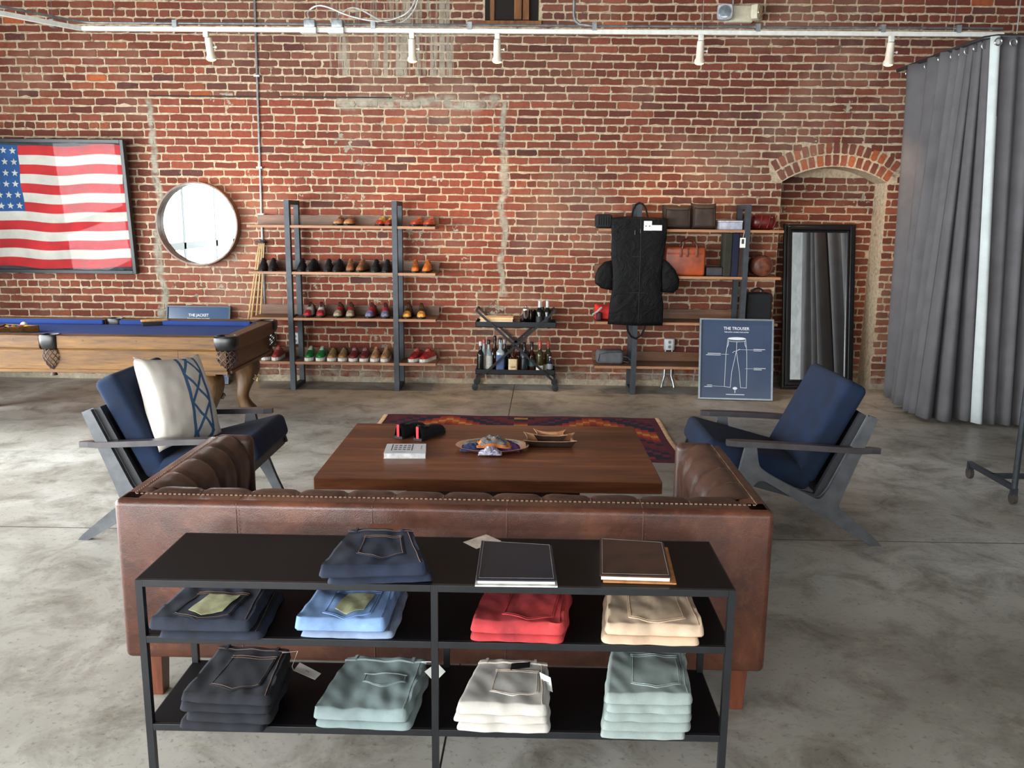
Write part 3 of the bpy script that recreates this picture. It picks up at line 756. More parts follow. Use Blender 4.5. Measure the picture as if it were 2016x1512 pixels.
# ============================================================ CONSOLE SHELF
cx0, cx1, cy0, cy1 = -1.102, .593, 2.271, 2.645; ZT, ZM, ZB = .68, .508, .2304
bar_m = P((34, 35, 38), .38, .35, .1, 15, .05, 250); sh_m = P((14, 14, 16), .5, 0, .12, 6, .05, 250, .15)
Tn = thing('console_table', 'long low black metal console shelf behind the sofa holding folded trousers', 'console table', ((cx0+cx1)/2, (cy0+cy1)/2, 0))
q = .020; xm = PY(855, 1200, cy0).x
for x in (cx0+q/2, xm, cx1-q/2):
    for y in (cy0+q/2, cy1-q/2): MB().box(x-q/2, x+q/2, y-q/2, y+q/2, 0, ZT-.0005).build('leg', bar_m, Tn)
for z, nm in ((ZT, 'top_panel'), (ZM, 'shelf_panel'), (ZB, 'shelf_panel')):
    e = 0 if z == ZT else .0005
    MB().box(cx0+q*.2, cx1-q*.2, cy0+q*.6, cy1-q*.4, z-.006, z).build(nm, sh_m, Tn)
    for y in (cy0, cy1-q):
        for xa, xb in ((cx0+q, xm-q/2), (xm+q/2, cx1-q)): MB().box(xa, xb, y+e, y+q-e, z-.021, z-.0003).build('rail', bar_m, Tn, bevel=.001)
    for x in (cx0, cx1-q): MB().box(x+e, x+q-e, cy0+q, cy1-q, z-.021, z-.0003).build('rail', bar_m, Tn)

# ---- folded trousers
def trousers(label, grp, quad, z0, h, mat, seed, pocket=None, stitch=None, band=True, wr=.006, layers=1, patch=None, loops=True, cat='folded trousers', name='folded_trousers', flare=0, sag=0):
    """quad: front-left, front-right, back-right, back-left (x, y) of one folded pair lying at z0, h thick"""
    fl_, fr_, br_, bl_ = [Vector((a, b, 0)) for a, b in quad]
    ctr = (fl_+fr_+br_+bl_)/4
    T = thing(name, label, cat, (ctr.x, ctr.y, z0), grp)
    def surf(u, v, lift=0.0, top=1.0, jit=0):
        p = (fl_*(1-u)+fr_*u)*(1-v)+(bl_*(1-u)+br_*u)*v
        ns = noise.noise(Vector((p.x*9+seed*7, p.y*9, seed)))*wr + noise.noise(Vector((p.x*24+seed, p.y*16+p.x*14, seed*3)))*wr*.7
        ca_, cb_ = abs(2*u-1), abs(2*v-1); p = p+(ctr-p)*(.05*(ca_**9)*(cb_**9))
        n2 = noise.noise(Vector((u*3+seed*5, v*4, 9)))
        edge = 1.0
        for q_, w_ in ((u, .035), (1-u, .035), (v, .035), (1-v, .02)):
            if q_ < w_: edge *= math.sqrt(max(0, 1-(1-q_/w_)**2))
        ex = (u-.5)*2; p = p + Vector((abs(ex)**3*ex*.006*n2, (abs(2*v-1)**4)*.006*noise.noise(Vector((u*5, seed, v))), 0))
        z = z0 + h*.5 + (h*.5*edge+ns*edge)*top + lift + sag*(v-.5)
        return Vector((p.x, p.y, max(z, z0+.0008)))
    b = MB(); nu, nv = 34, 26
    def sheet(za, zb, du, dv, s2):
        def fn(u, v):
            p = surf(u, v); e = 1.0
            for q_, w_ in ((u, .03), (1-u, .03), (v, .03), (1-v, .02)):
                if q_ < w_: e *= math.sqrt(max(0, 1-(1-q_/w_)**2))
            zt = z0 + (p.z-z0)*zb; zb_ = z0 + h*za; mid = (zt+zb_)/2
            off = Vector(((u-.5)*du+.003*noise.noise(Vector((v*6, s2, 2))), dv*(v < .5)*(1-v), 0))
            return Vector((p.x, p.y, mid+(zt-mid)*e))+off
        def th(u, v):
            p = fn(u, v); e = 1.0
            for q_, w_ in ((u, .03), (1-u, .03), (v, .03), (1-v, .02)):
                if q_ < w_: e *= math.sqrt(max(0, 1-(1-q_/w_)**2))
            tot = (surf(u, v).z-z0)*zb-h*za
            return Vector((0, 0, -max(.001, 2*(p.z-(z0+h*za+tot/2)))))
        b.slab(fn, nu, nv, th)
    for k in range(layers): sheet(k/layers, (k+1)/layers, .010*random.uniform(-1, .6), -.006*random.uniform(0, 1), seed+k)
    b.build('trouser_body', mat, T, autos=75)
    sm = stitch or P((108, 84, 68), .8)
    if pocket:
        u0, u1, v0, v1, skew = pocket; pk = MB()
        def pf(u, v):
            uu = u0+(u1-u0)*u+skew*v; vv = v0+(v1-v0)*v
            if v < .28: vv -= (.11*(1-abs(2*u-1)))*(1-v/.28)
            return surf(uu, vv)+Vector((0, 0, .0022))
        pk.slab(pf, 12, 12, .003); po = pk.build('back_pocket', mat, T, autos=75)
        s_ = MB(); pts = [pf(0.04, 1-i/12) for i in range(12)]+[pf(.04+.92*i/14, .03) for i in range(15)]+[pf(.96, i/12) for i in range(1, 13)]
        s_.tube([p+Vector((0, 0, .0006)) for p in pts], .0008, 4); s_.tube([pf(i/12, .95)+Vector((0, 0, .001)) for i in range(13)], .0011, 4)
        s_.tube([pf(i/12, .88)+Vector((0, 0, .001)) for i in range(13)], .0009, 4)
        s_.build('pocket_stitching', sm, po)
        if patch:
            c_ = MB(); c_.slab(lambda u, v: pf(.22+.6*u+.05*v, .16+.66*v+(.0 if v > .5 else -.08*(1-abs(2*u-1))*(1-2*v)))+Vector((0, 0, .003)), 8, 8, .001)
            c_.build('paper_label', P(patch, .45, 0, .1, 40), T)
    if band:
        w_ = MB(); w_.slab(lambda u, v: surf(.02+.96*u, .90+.095*v)+Vector((0, 0, .003)), 24, 4, .004); wo = w_.build('waistband', mat, T, autos=75)
        s_ = MB(); s_.tube([surf(.02+.96*i/24, .905)+Vector((0, 0, .0038)) for i in range(25)], .0011, 4); s_.build('waist_stitching', sm, wo)
        if loops:
            for u in (.12, .80):
                l_ = MB(); l_.slab(lambda a, c: surf(u+.035*a, .885+.12*c)+Vector((0, 0, .006)), 2, 5, .003); l_.build('belt_loop', mat, T)
    s_ = MB(); s_.tube([surf(.93-.03*(i/14), i/14*.86+.05)+Vector((0, 0, .0012)) for i in range(15)], .001, 4); s_.build('side_seam', sm, T)
    return T, surf
den = cloth((30, 36, 50), .30, 7, 700, .5, .9, 0); denB = cloth((26, 34, 52), .35, 5, 700, .5, .9, 0); ink = cloth((20, 22, 30), .30, 7, 700, .4, .9, 0)
sky_ = cloth((126, 158, 204), .16, 8, 900, .3, .9, 0); sky2 = cloth((140, 156, 182), .14, 8, 900); redc = cloth((190, 62, 62), .2, 8, 900, .3, .9, 0, (146, 44, 52))
tan = cloth((214, 186, 158), .10, 8, 900); sage = cloth((134, 150, 150), .10, 8, 900); crm = cloth((202, 196, 188), .08, 8, 900); pale = cloth((150, 162, 158), .10, 8, 900)
def XF(px, z, y): return PY(px, 756+0, y)  # helper unused for height
def quad_px(fl, fr, br, bl, z): return [tuple(PZ(a, b, z)[:2]) for a, b in (fl, fr, br, bl)]
def shiftq(q, dx, dy, s=1.0):
    cx = sum(p[0] for p in q)/4; cy = sum(p[1] for p in q)/4
    return [(cx+(p[0]-cx)*s+dx, cy+(p[1]-cy)*s+dy) for p in q]
def stack(prefix, where, grp, q, z0, hs, mats, seed, topkw, dxs=None, dys=None):
    z = z0+.0005; n = len(hs); names = {0: 'lowest', n-1: 'topmost'}; od = ['lowest', 'second from bottom', 'middle', 'second from top', 'topmost']
    for i, h in enumerate(hs):
        w_ = 'topmost' if i == n-1 else 'lowest' if i == 0 else ('middle' if n == 3 else ['', 'second from bottom', 'middle', 'second from top'][i] if n == 5 else ['', 'second from bottom', 'second from top'][i])
        if n == 1: lab = prefix+', '+where
        else: lab = prefix+' '+where+', '+w_+' of its stack'
        kw = topkw if i == n-1 else dict(band=False, wr=.0006)
        dx = dxs[i] if dxs else random.uniform(-.012, .012); dy = dys[i] if dys else 0
        trousers(lab, grp, shiftq(q, dx, dy), z, h, mats[i % len(mats)], seed+i, **kw); z += h+.0014
    return z
g1, g2, g3 = 'folded trousers on top of the console', 'folded trousers on the middle shelf', 'folded trousers on the lower shelf'
lilac = P((196, 178, 158), .8); grst = P((150, 160, 160), .8)
# top: dark jeans (two)
qa = quad_px((622, 1124), (846, 1118), (812, 1048), (688, 1046), .73)
stack('raw indigo jeans', 'on top of the console', g1, qa, ZT, [.022, .036], [denB, denB], 3, dict(pocket=(.30, .80, .30, .78, .0), band=True), [.018, 0], [.012, 0])
TJ, sf = None, None
# middle shelf
qb = quad_px((292, 1222), (500, 1226), (548, 1140), (388, 1136), .565)
stack('dark jeans', 'left on the middle shelf', g2, qb, ZM, [.022, .038], [den, den], 11, dict(pocket=(.20, .76, .12, .62, .06), patch=(182, 180, 140)), [.02, -.008])
qc = quad_px((578, 1220), (768, 1224), (800, 1136), (648, 1134), .565)
stack('pale blue trousers', 'left of the centre post', g2, qc, ZM, [.018, .040], [sky2, sky_], 21, dict(pocket=(.28, .80, .14, .62, .02), patch=(178, 178, 142), stitch=P((96, 124, 168), .8), wr=.007), [.010, -.008])
qd = quad_px((920, 1226), (1114, 1232), (1130, 1140), (960, 1136), .565)
stack('coral red trousers', 'on the middle shelf', g2, qd, ZM, [.020, .038], [redc, redc], 31, dict(pocket=(.32, .86, .18, .80, .02), stitch=P((150, 44, 46), .8), wr=.008), [.0, 0])
qe = quad_px((1190, 1232), (1392, 1238), (1352, 1142), (1196, 1140), .565)
stack('beige trousers', 'right on the middle shelf', g2, qe, ZM, [.022, .038], [tan, tan], 41, dict(pocket=(.24, .82, .16, .80, -.02), stitch=P((186, 158, 128), .8), wr=.008), [-.012, 0])
# lower shelf
qf = quad_px((348, 1376), (528, 1384), (572, 1284), (430, 1276), .33)
stack('black indigo jeans', 'left on the lower shelf', g3, qf, ZB, [.026, .028, .026, .028], [ink, ink], 51, dict(pocket=(.24, .82, .22, .80, .05), wr=.005), [-.01, .012, .0, .006])
qg = quad_px((608, 1396), (806, 1404), (846, 1296), (682, 1290), .29)
stack('sage grey trousers', 'on the lower shelf', g3, qg, ZB, [.020, .038], [sage, sage], 61, dict(pocket=(.36, .84, .52, .66, -.02), stitch=grst, wr=.008), [.008, 0])
qh = quad_px((893, 1392), (1081, 1398), (1080, 1306), (942, 1302), .31)
stack('cream trousers', 'on the lower shelf', g3, qh, ZB, [.026, .026, .034], [crm, crm], 71, dict(pocket=(.32, .88, .30, .76, -.01), stitch=lilac, wr=.006), [.004, -.004, 0])
qi = quad_px((1186, 1376), (1366, 1380), (1350, 1284), (1200, 1280), .36)
stack('pale green grey trousers', 'right on the lower shelf', g3, qi, ZB, [.026]*4+[.034], [pale, pale], 81, dict(pocket=(.30, .88, .24, .84, -.02), stitch=grst, wr=.006), [-.01, -.004, 0, .004, 0])
# raised rear waistbands
def waist_roll(name, label, px0, px1, py, z, mat, y=None, patchc=None):
    a, b = PZ(px0, py, z), PZ(px1, py, z)
    pts = [a.lerp(b, i/12)+Vector((0, 0, .004*math.sin(i*1.3))) for i in range(13)]
# paper tags
def papertag(label, corners, z, T=None):
    p = [PZ(a, b, z+dz) for a, b, dz in corners]
    m = MB(); m.slab(lambda u, v: (p[0]*(1-u)+p[1]*u)*(1-v)+(p[3]*(1-u)+p[2]*u)*v, 2, 2, .0008)
    T = thing('price_tag', label, 'tag', tuple(p[0])); m.build('tag_card', paper, T)
    c = (p[0]+p[1]+p[2]+p[3])/4; e1 = (p[1]-p[0]).normalized(); e2 = (p[3]-p[0]).normalized()
    k = MB()
    for i in range(3):
        o_ = c+e1*(i-1)*.006+Vector((0, 0, .0008)); k.tube([o_, o_+e1*.003], .0012, 4)
    k.build('printed_line', P((90, 92, 100), .8), T, kind='stuff'); return T, p
T, p = papertag('white paper tag lying beside the black jeans on the lower shelf', ((590, 1304, 0), (632, 1326, 0), (620, 1338, 0), (578, 1320, 0)), ZB+.05)
MB().tube([p[3], PZ(575, 1312, ZB+.08), PZ(586, 1282, ZB+.11), PZ(556, 1285, ZB+.125)], .0011, 5).build('tag_string', paper, T)
T, p = papertag('white paper tag hanging at the centre post beside the sage trousers', ((860, 1304, .01), (877, 1322, .01), (856, 1343, 0), (836, 1322, 0)), ZB+.06)
MB().tube([p[0], PZ(845, 1303, ZB+.075), PZ(830, 1303, ZB+.07)], .0011, 5).build('tag_string', paper, T)
T, p = papertag('white paper tag hanging from the cream trousers', ((1062, 1323, .0), (1084, 1334, 0), (1088, 1362, -.02), (1068, 1354, -.02)), ZB+.098)
# ---- portfolios and card
def folio(label, px, z0, h, cover, edge, page=None):
    q = [PZ(a, b, z0+h) for a, b in px]; c = sum(q, Vector())/4; T = thing('portfolio', label, 'portfolio', (c.x, c.y, z0), None)
    def pt(u, v, z, gx=0, gy=0): p = (q[0]*(1-u)+q[1]*u)*(1-v)+(q[3]*(1-u)+q[2]*u)*v; return Vector((p.x+gx, p.y+gy, z))
    def sheet(z, th, m, g, name, lift=0, dx=0):
        mb = MB(); mb.slab(lambda u, v: pt(-g+(1+2*g)*u, -g+(1+2*g)*v, z+lift*math.sin(v*PI)*u, dx), 16, 12, th); return mb.build(name, m, T)
    sheet(z0+.005, .0045, edge, .012, 'back_cover', dx=.012 if page else 0)
    sheet(z0+h*.7, h*.7-.006, page or P((226, 222, 212), .6), -.02, 'pages')
    o = sheet(z0+h, .004, cover, 0, 'front_cover', .003)
    s_ = MB(); g = .035
    lp = [pt(u, g, z0+h+.001) for u in (g, .5, 1-g)]+[pt(1-g, v, z0+h+.0012) for v in (.3, .6, 1-g)]+[pt(u, 1-g, z0+h+.001) for u in (.6, .3, g)]+[pt(g, v, z0+h+.001) for v in (.6, .3)]
    s_.tube([p+Vector((0, 0, .0028*math.sin((i/12)*PI))) for i, p in enumerate(lp)], .0005, 4, closed=True); s_.build('edge_stitching', P((130, 126, 118), .8), o)
    return T
nv_ = P((20, 26, 40), .5, 0, .12, 20, .1, 300); br_ = P((56, 34, 26), .45, 0, .25, 14, .1, 300); tn_ = P((176, 116, 66), .55, 0, .15)
folio('navy leather portfolio with white edges on the console', [(937, 1141), (1096, 1143), (1086, 1073), (948, 1064)], ZT, .020, nv_, P((196, 196, 192), .5))
folio('dark brown leather portfolio with tan inside on the console', [(1181, 1132), (1322, 1136), (1306, 1068), (1181, 1060)], ZT, .022, br_, tn_, P((238, 226, 200), .6))
cq = [PZ(a, b, ZT+.002) for a, b in ((938, 1080), (987, 1065), (957, 1052), (912, 1067))]
m = MB(); m.slab(lambda u, v: (cq[0]*(1-u)+cq[1]*u)*(1-v)+(cq[3]*(1-u)+cq[2]*u)*v, 1, 1, .001)
tag(m.build('card', P((214, 200, 184), .6)), 'small pale card tucked behind the navy portfolio', 'card')
# leather brand patch on the top jeans
q0 = [PZ(a, b, ZT+.062) for a, b in ((728, 1044), (790, 1044), (790, 1031), (728, 1031))]
m = MB(); m.slab(lambda u, v: (q0[0]*(1-u)+q0[1]*u)*(1-v)+(q0[3]*(1-u)+q0[2]*u)*v, 1, 1, .035)
for o in col.objects:
    if o.get('label') == 'raw indigo jeans on top of the console, topmost of its stack': m.build('leather_patch', P((110, 58, 34), .5), o)
q0 = [PZ(a, b, ZB+.095) for a, b in ((1005, 1318), (1043, 1313), (1044, 1303), (1007, 1306))]
m = MB(); m.slab(lambda u, v: (q0[0]*(1-u)+q0[1]*u)*(1-v)+(q0[3]*(1-u)+q0[2]*u)*v, 1, 1, .002)
for o in col.objects:
    if (o.get('label') or '').startswith('cream trousers') and 'topmost' in o['label']: m.build('brand_patch', P((24, 24, 26), .5), o)
# ============================================================ POOL TABLE
px0, px1, py0, py1, pz = -5.0, -2.20, 6.35, 7.50, .79
oak = wood((58, 35, 7), (100, 65, 18), 'x', .7, .45, (130, 90, 30), contrast=1.8, spec=.3); oak_e = wood((70, 42, 18), (98, 62, 30), 'y', .8, .4)
oakl = wood((64, 42, 22), (112, 80, 46), 'z', 1.2, .4); felt = cloth((32, 60, 126), .06, 4, 900, .2, .95, 0)
plea = P((20, 19, 20), .34, 0, .2, 40, .2, 200); net_m = P((62, 44, 40), .6, 0, .2)
Tb = thing('pool_table', 'oak pool table with blue cloth, leather pockets and curved legs', 'pool table', (-3.6, 6.92, 0))
MB().box(px0+.14, px1-.14, py0+.13, py1-.13, pz-.075, pz-.045).build('playing_bed', felt, Tb)
def cushion_(a, b, name='cushion'): 
    m = MB(); m.bar(a, b, .05, .042); return m.build(name, felt, Tb, bevel=.012)
xc_ = (px0+px1)/2
for y in (py0+.125, py1-.125):
    for a, b in ((px0+.19, xc_-.07), (xc_+.07, px1-.19)): cushion_((a, y, pz-.024), (b, y, pz-.024))
for x in (px0+.125, px1-.125): cushion_((x, py0+.19, pz-.024), (x, py1-.19, pz-.024))
for y0_, y1_ in ((py0, py0+.105), (py1-.105, py1)):
    for a, b in ((px0+.13, xc_-.065), (xc_+.065, px1-.13)):
        m = MB(); m.box(a, b, y0_, y1_, pz-.10, pz); m.box(a, b, y0_+(.012 if y0_ == py0 else -.0), y1_-(0 if y0_ == py0 else .012), pz-.112, pz-.10)
        o = m.build('top_rail', oak, Tb, bevel=.008)
        s_ = MB()
        for k in range(3): s_.lathe((a+(b-a)*(k+.5)/3, y0_-.001 if y0_ == py0 else y1_+.001, pz-.035), [(.006, .001), (.006, -.001)], 10, 'y')
        s_.build('rail_sight', P((60, 38, 20), .5), o, kind='stuff')
for x0_, x1_ in ((px0, px0+.105), (px1-.105, px1)):
    m = MB(); m.box(x0_, x1_, py0+.13, py1-.13, pz-.10, pz); m.box(x0_+.006, x1_-.006, py0+.13, py1-.13, pz-.112, pz-.10); m.build('top_rail', oak_e, Tb, bevel=.008)
for nm, a in (('side_panel', (px0+.07, px1-.07, py0+.035, py0+.06)), ('side_panel', (px0+.07, px1-.07, py1-.06, py1-.035))):
    m = MB(); m.box(*a, pz-.275, pz-.112); yy = py0+.02 if a[2] < 7 else py1-.045
    m.box(a[0]-.01, a[1]+.01, yy, yy+.03, pz-.285, pz-.262)
    for gx in (px0+.52, px1-.44): m.box(gx-.004, gx+.004, a[2]-.002, a[2]+.0, pz-.262, pz-.112)
    m.build(nm, oak, Tb, bevel=.003)
for nm, a in (('end_panel', (px0+.05, px0+.075)), ('end_panel', (px1-.075, px1-.05))):
    m = MB(); m.box(*a, py0+.07, py1-.07, pz-.275, pz-.112); m.box(a[0]-.012, a[1]+.012, py0+.06, py1-.06, pz-.285, pz-.262); m.build(nm, oak_e, Tb, bevel=.003)
MB().box(px0+.12, px1-.12, py0+.1, py1-.1, pz-.27, pz-.075).build('slate_frame', dkw, Tb)
def cabriole(x, y, sx, sy):
    m = MB(); d = Vector((sx*.7, sy*.7, 0)); z0 = pz-.285
    prof = [(z0, -.02, .085), (z0-.03, .0, .10), (z0-.09, .035, .098), (z0-.15, .045, .085), (z0-.21, .03, .068), (z0-.28, .002, .052), (z0-.35, -.018, .042), (.12, -.012, .040), (.07, .008, .048), (.04, .028, .060), (.015, .035, .062), (0, .03, .055)]
    vs = []; fs = []; n = 16
    for z, o_, r in prof:
        c = Vector((x, y, z))+d*o_; r *= 1.18
        for k in range(n):
            a = 2*PI*k/n+PI/4*0; ca, sa = math.cos(a), math.sin(a); q = (abs(ca)**3.2+abs(sa)**3.2)**(-1/3.2)
            vs.append(c+Vector((ca*q*r, sa*q*r, 0)))
    for i in range(len(prof)-1):
        for k in range(n): fs.append((i*n+k, i*n+(k+1) % n, (i+1)*n+(k+1) % n, (i+1)*n+k))
    fs += [tuple(range(n)), tuple((len(prof)-1)*n+k for k in range(n))[::-1]]
    m.add(vs, fs, True); o = m.build('leg', oakl, Tb, sub=1, autos=180)
    s_ = MB()
    for sgn in (-1, 1):
        c = Vector((x, y, z0-.20))+d*.06+Vector((-sy*sgn*.07, sx*sgn*.07, 0))*.9; pts = [c+Vector((.0, 0, 0))+Vector((sx*.02*math.cos(k*.7)*(1-k/14), sy*.0, .03*math.sin(k*.7)*(1-k/14))) for k in range(12)]
        s_.tube(pts, .010, 6)
    s_.build('scroll_carving', oakl, o, kind='stuff')
    MB().box(x-.11, x+.11, y-.10, y+.10, pz-.305, pz-.285).build('leg_block', oak, Tb, bevel=.006)
    return o
for x, sx in ((px0+.27, -1), (px1-.27, 1)):
    for y, sy in ((py0+.15, -1), (py1-.15, 1)): cabriole(x, y, sx, sy)
def pocket(x, y, corner, sx, sy):
    o = MB(); r = .088 if corner else .068
    o.lathe((x, y, pz-.10), [(r*.45, -.015), (r*.85, .0), (r*1.02, .035), (r*1.05, .09), (r*.98, .103), (r*.80, .104), (r*.74, .09), (r*.72, .02)], 22, square=3.2 if corner else 4)
    po = o.build('pocket_cup', plea, Tb, autos=60)
    n_ = MB(); K = 9; zt = pz-.105; H_ = .155
    for dr in (-1, 1):
        for k in range(K):
            pts = []
            for i in range(13):
                u = i/12; a = 2*PI*k/K+dr*u*2.2; rr_ = r*(.72+.22*math.sin(u*PI))*(1-.72*u**3)
                pts.append((x+rr_*math.cos(a), y+rr_*math.sin(a), zt-H_*u))
            n_.tube(pts, .0042, 5, caps=False)
    n_.lathe((x, y, zt-H_-.035), [(.004, -.02), (.028, -.015), (.016, .02), (.020, .04)], 12)
    n_.build('pocket_net', net_m, po, kind='stuff')
for x, y, c_, sx, sy in ((px1-.075, py0+.075, 1, 1, -1), (px0+.075, py0+.075, 1, -1, -1), (px1-.075, py1-.075, 1, 1, 1), (px0+.075, py1-.075, 1, -1, 1), (xc_, py0+.045, 0, 0, -1), (xc_, py1-.045, 0, 0, 1)): pocket(x, y, c_, sx, sy)
# rack, balls, brush
bz = pz-.045; rkc = Vector((-4.12, 6.78, bz)); Lr = .33
T = thing('ball_rack', 'wooden triangle rack holding the pool balls on the blue cloth', 'rack', tuple(rkc)); ang = R(16)
vt = [rkc+Vector((Lr*.577*math.cos(ang+a), Lr*.577*math.sin(ang+a), .028)) for a in (0, 2*PI/3, 4*PI/3)]
for i in range(3): MB().bar(vt[i], vt[(i+1) % 3], .018, .054).build('rack_side', oak, T, bevel=.003)
bcol = [(206, 170, 50), (40, 60, 130), (180, 40, 36), (70, 50, 110), (206, 100, 40), (40, 96, 60), (120, 36, 40), (28, 28, 30)]; kk = 0
bn = ['yellow', 'blue', 'red', 'purple', 'orange', 'green', 'maroon', 'black']
for row in range(4):
    for c_ in range(row+1):
        if kk > 9: break
        lx = (Lr*.577-.085) - row*.0495; ly = (c_-row/2)*.0575
        p = rkc+Vector((lx*math.cos(ang)-ly*math.sin(ang), lx*math.sin(ang)+ly*math.cos(ang), .0287))
        m = MB(); m.lathe(p, [(.0286*math.sin(PI*i/10)+.0001, -.0286*math.cos(PI*i/10)) for i in range(11)], 16)
        o = m.build('pool_ball', P(bcol[kk % 8], .12, 0, 0), None, autos=180)
        tag(o, ('%s pool ball in the wooden triangle rack' % bn[kk]) if kk < 8 else 'second %s pool ball in the triangle rack, in its widest row' % bn[kk % 8], 'pool ball', 'balls in the rack'); kk += 1
cb = PZ(47, 640, bz+.03)
m = MB(); m.lathe((cb.x, cb.y, bz+.0292), [(.0286*math.sin(PI*i/10)+.0001, -.0286*math.cos(PI*i/10)) for i in range(11)], 20)
tag(m.build('cue_ball', P((222, 216, 186), .12, 0, .02), None, autos=180), 'cream white cue ball beside the wooden triangle rack', 'cue ball')
bp_ = PZ(304, 634, bz+.03)
T = thing('table_brush', 'wooden table brush with dark bristles lying on the blue cloth', 'brush', (bp_.x, bp_.y, bz))
M_ = Matrix.Translation((bp_.x, bp_.y, bz)) @ Matrix.Rotation(R(-62), 4, 'Z')
m = MB(); m.T = M_; m.rbox(-.025, .025, -.11, .11, .034, .056, .011, 3); m.build('brush_handle', wood((170, 120, 70), (206, 160, 104), 'y', 1, .4), T)
m = MB(); m.T = M_; m.rbox(-.026, .026, -.10, .10, .0006, .036, .008, 3); m.build('bristles', P((26, 26, 32), .9, 0, .3, 300, .8, 400), T)

# ============================================================ CUE STICKS
cuew = wood((196, 160, 104), (224, 192, 140), 'z', 1, .35)
top_c = PY(513, 474, WY-.05)
for i, (tx, bx_) in enumerate(((511, 487), (514, 493), (517, 503), (520, 512))):
    a = PY(tx, 474+i, WY-.043); b = PY(bx_, 640, WY-.043); d = (b-a).normalized(); e = a+d*((a.z-.004)/-d.z)
    m = MB(); m.tube([a, a+(e-a)*.5, e], [.0065, .009, .0125], 8)
    T = thing('pool_cue', ['first from the left of the four wooden pool cues leaning on the brick wall', 'second from the left of the four wooden pool cues leaning on the wall', 'third from the left of the four wooden pool cues leaning on the wall', 'rightmost of the four wooden pool cues leaning on the wall'][i], 'pool cue', tuple(e), 'pool cues leaning by the shoe shelves')
    m.build('cue_shaft', cuew, T); m = MB(); m.tube([a-d*.018, a], .0064, 8); m.build('cue_tip', P((60, 70, 90), .7), T)
p = PY(517, 476, WY-.03)
tag(MB().rbox(p.x-.05, p.x+.035, WY-.11, WY-.001, p.z-.012, p.z+.004, .004).build('cue_clip', black_metal), 'small black clip on the wall holding the pool cue tips', 'clip')

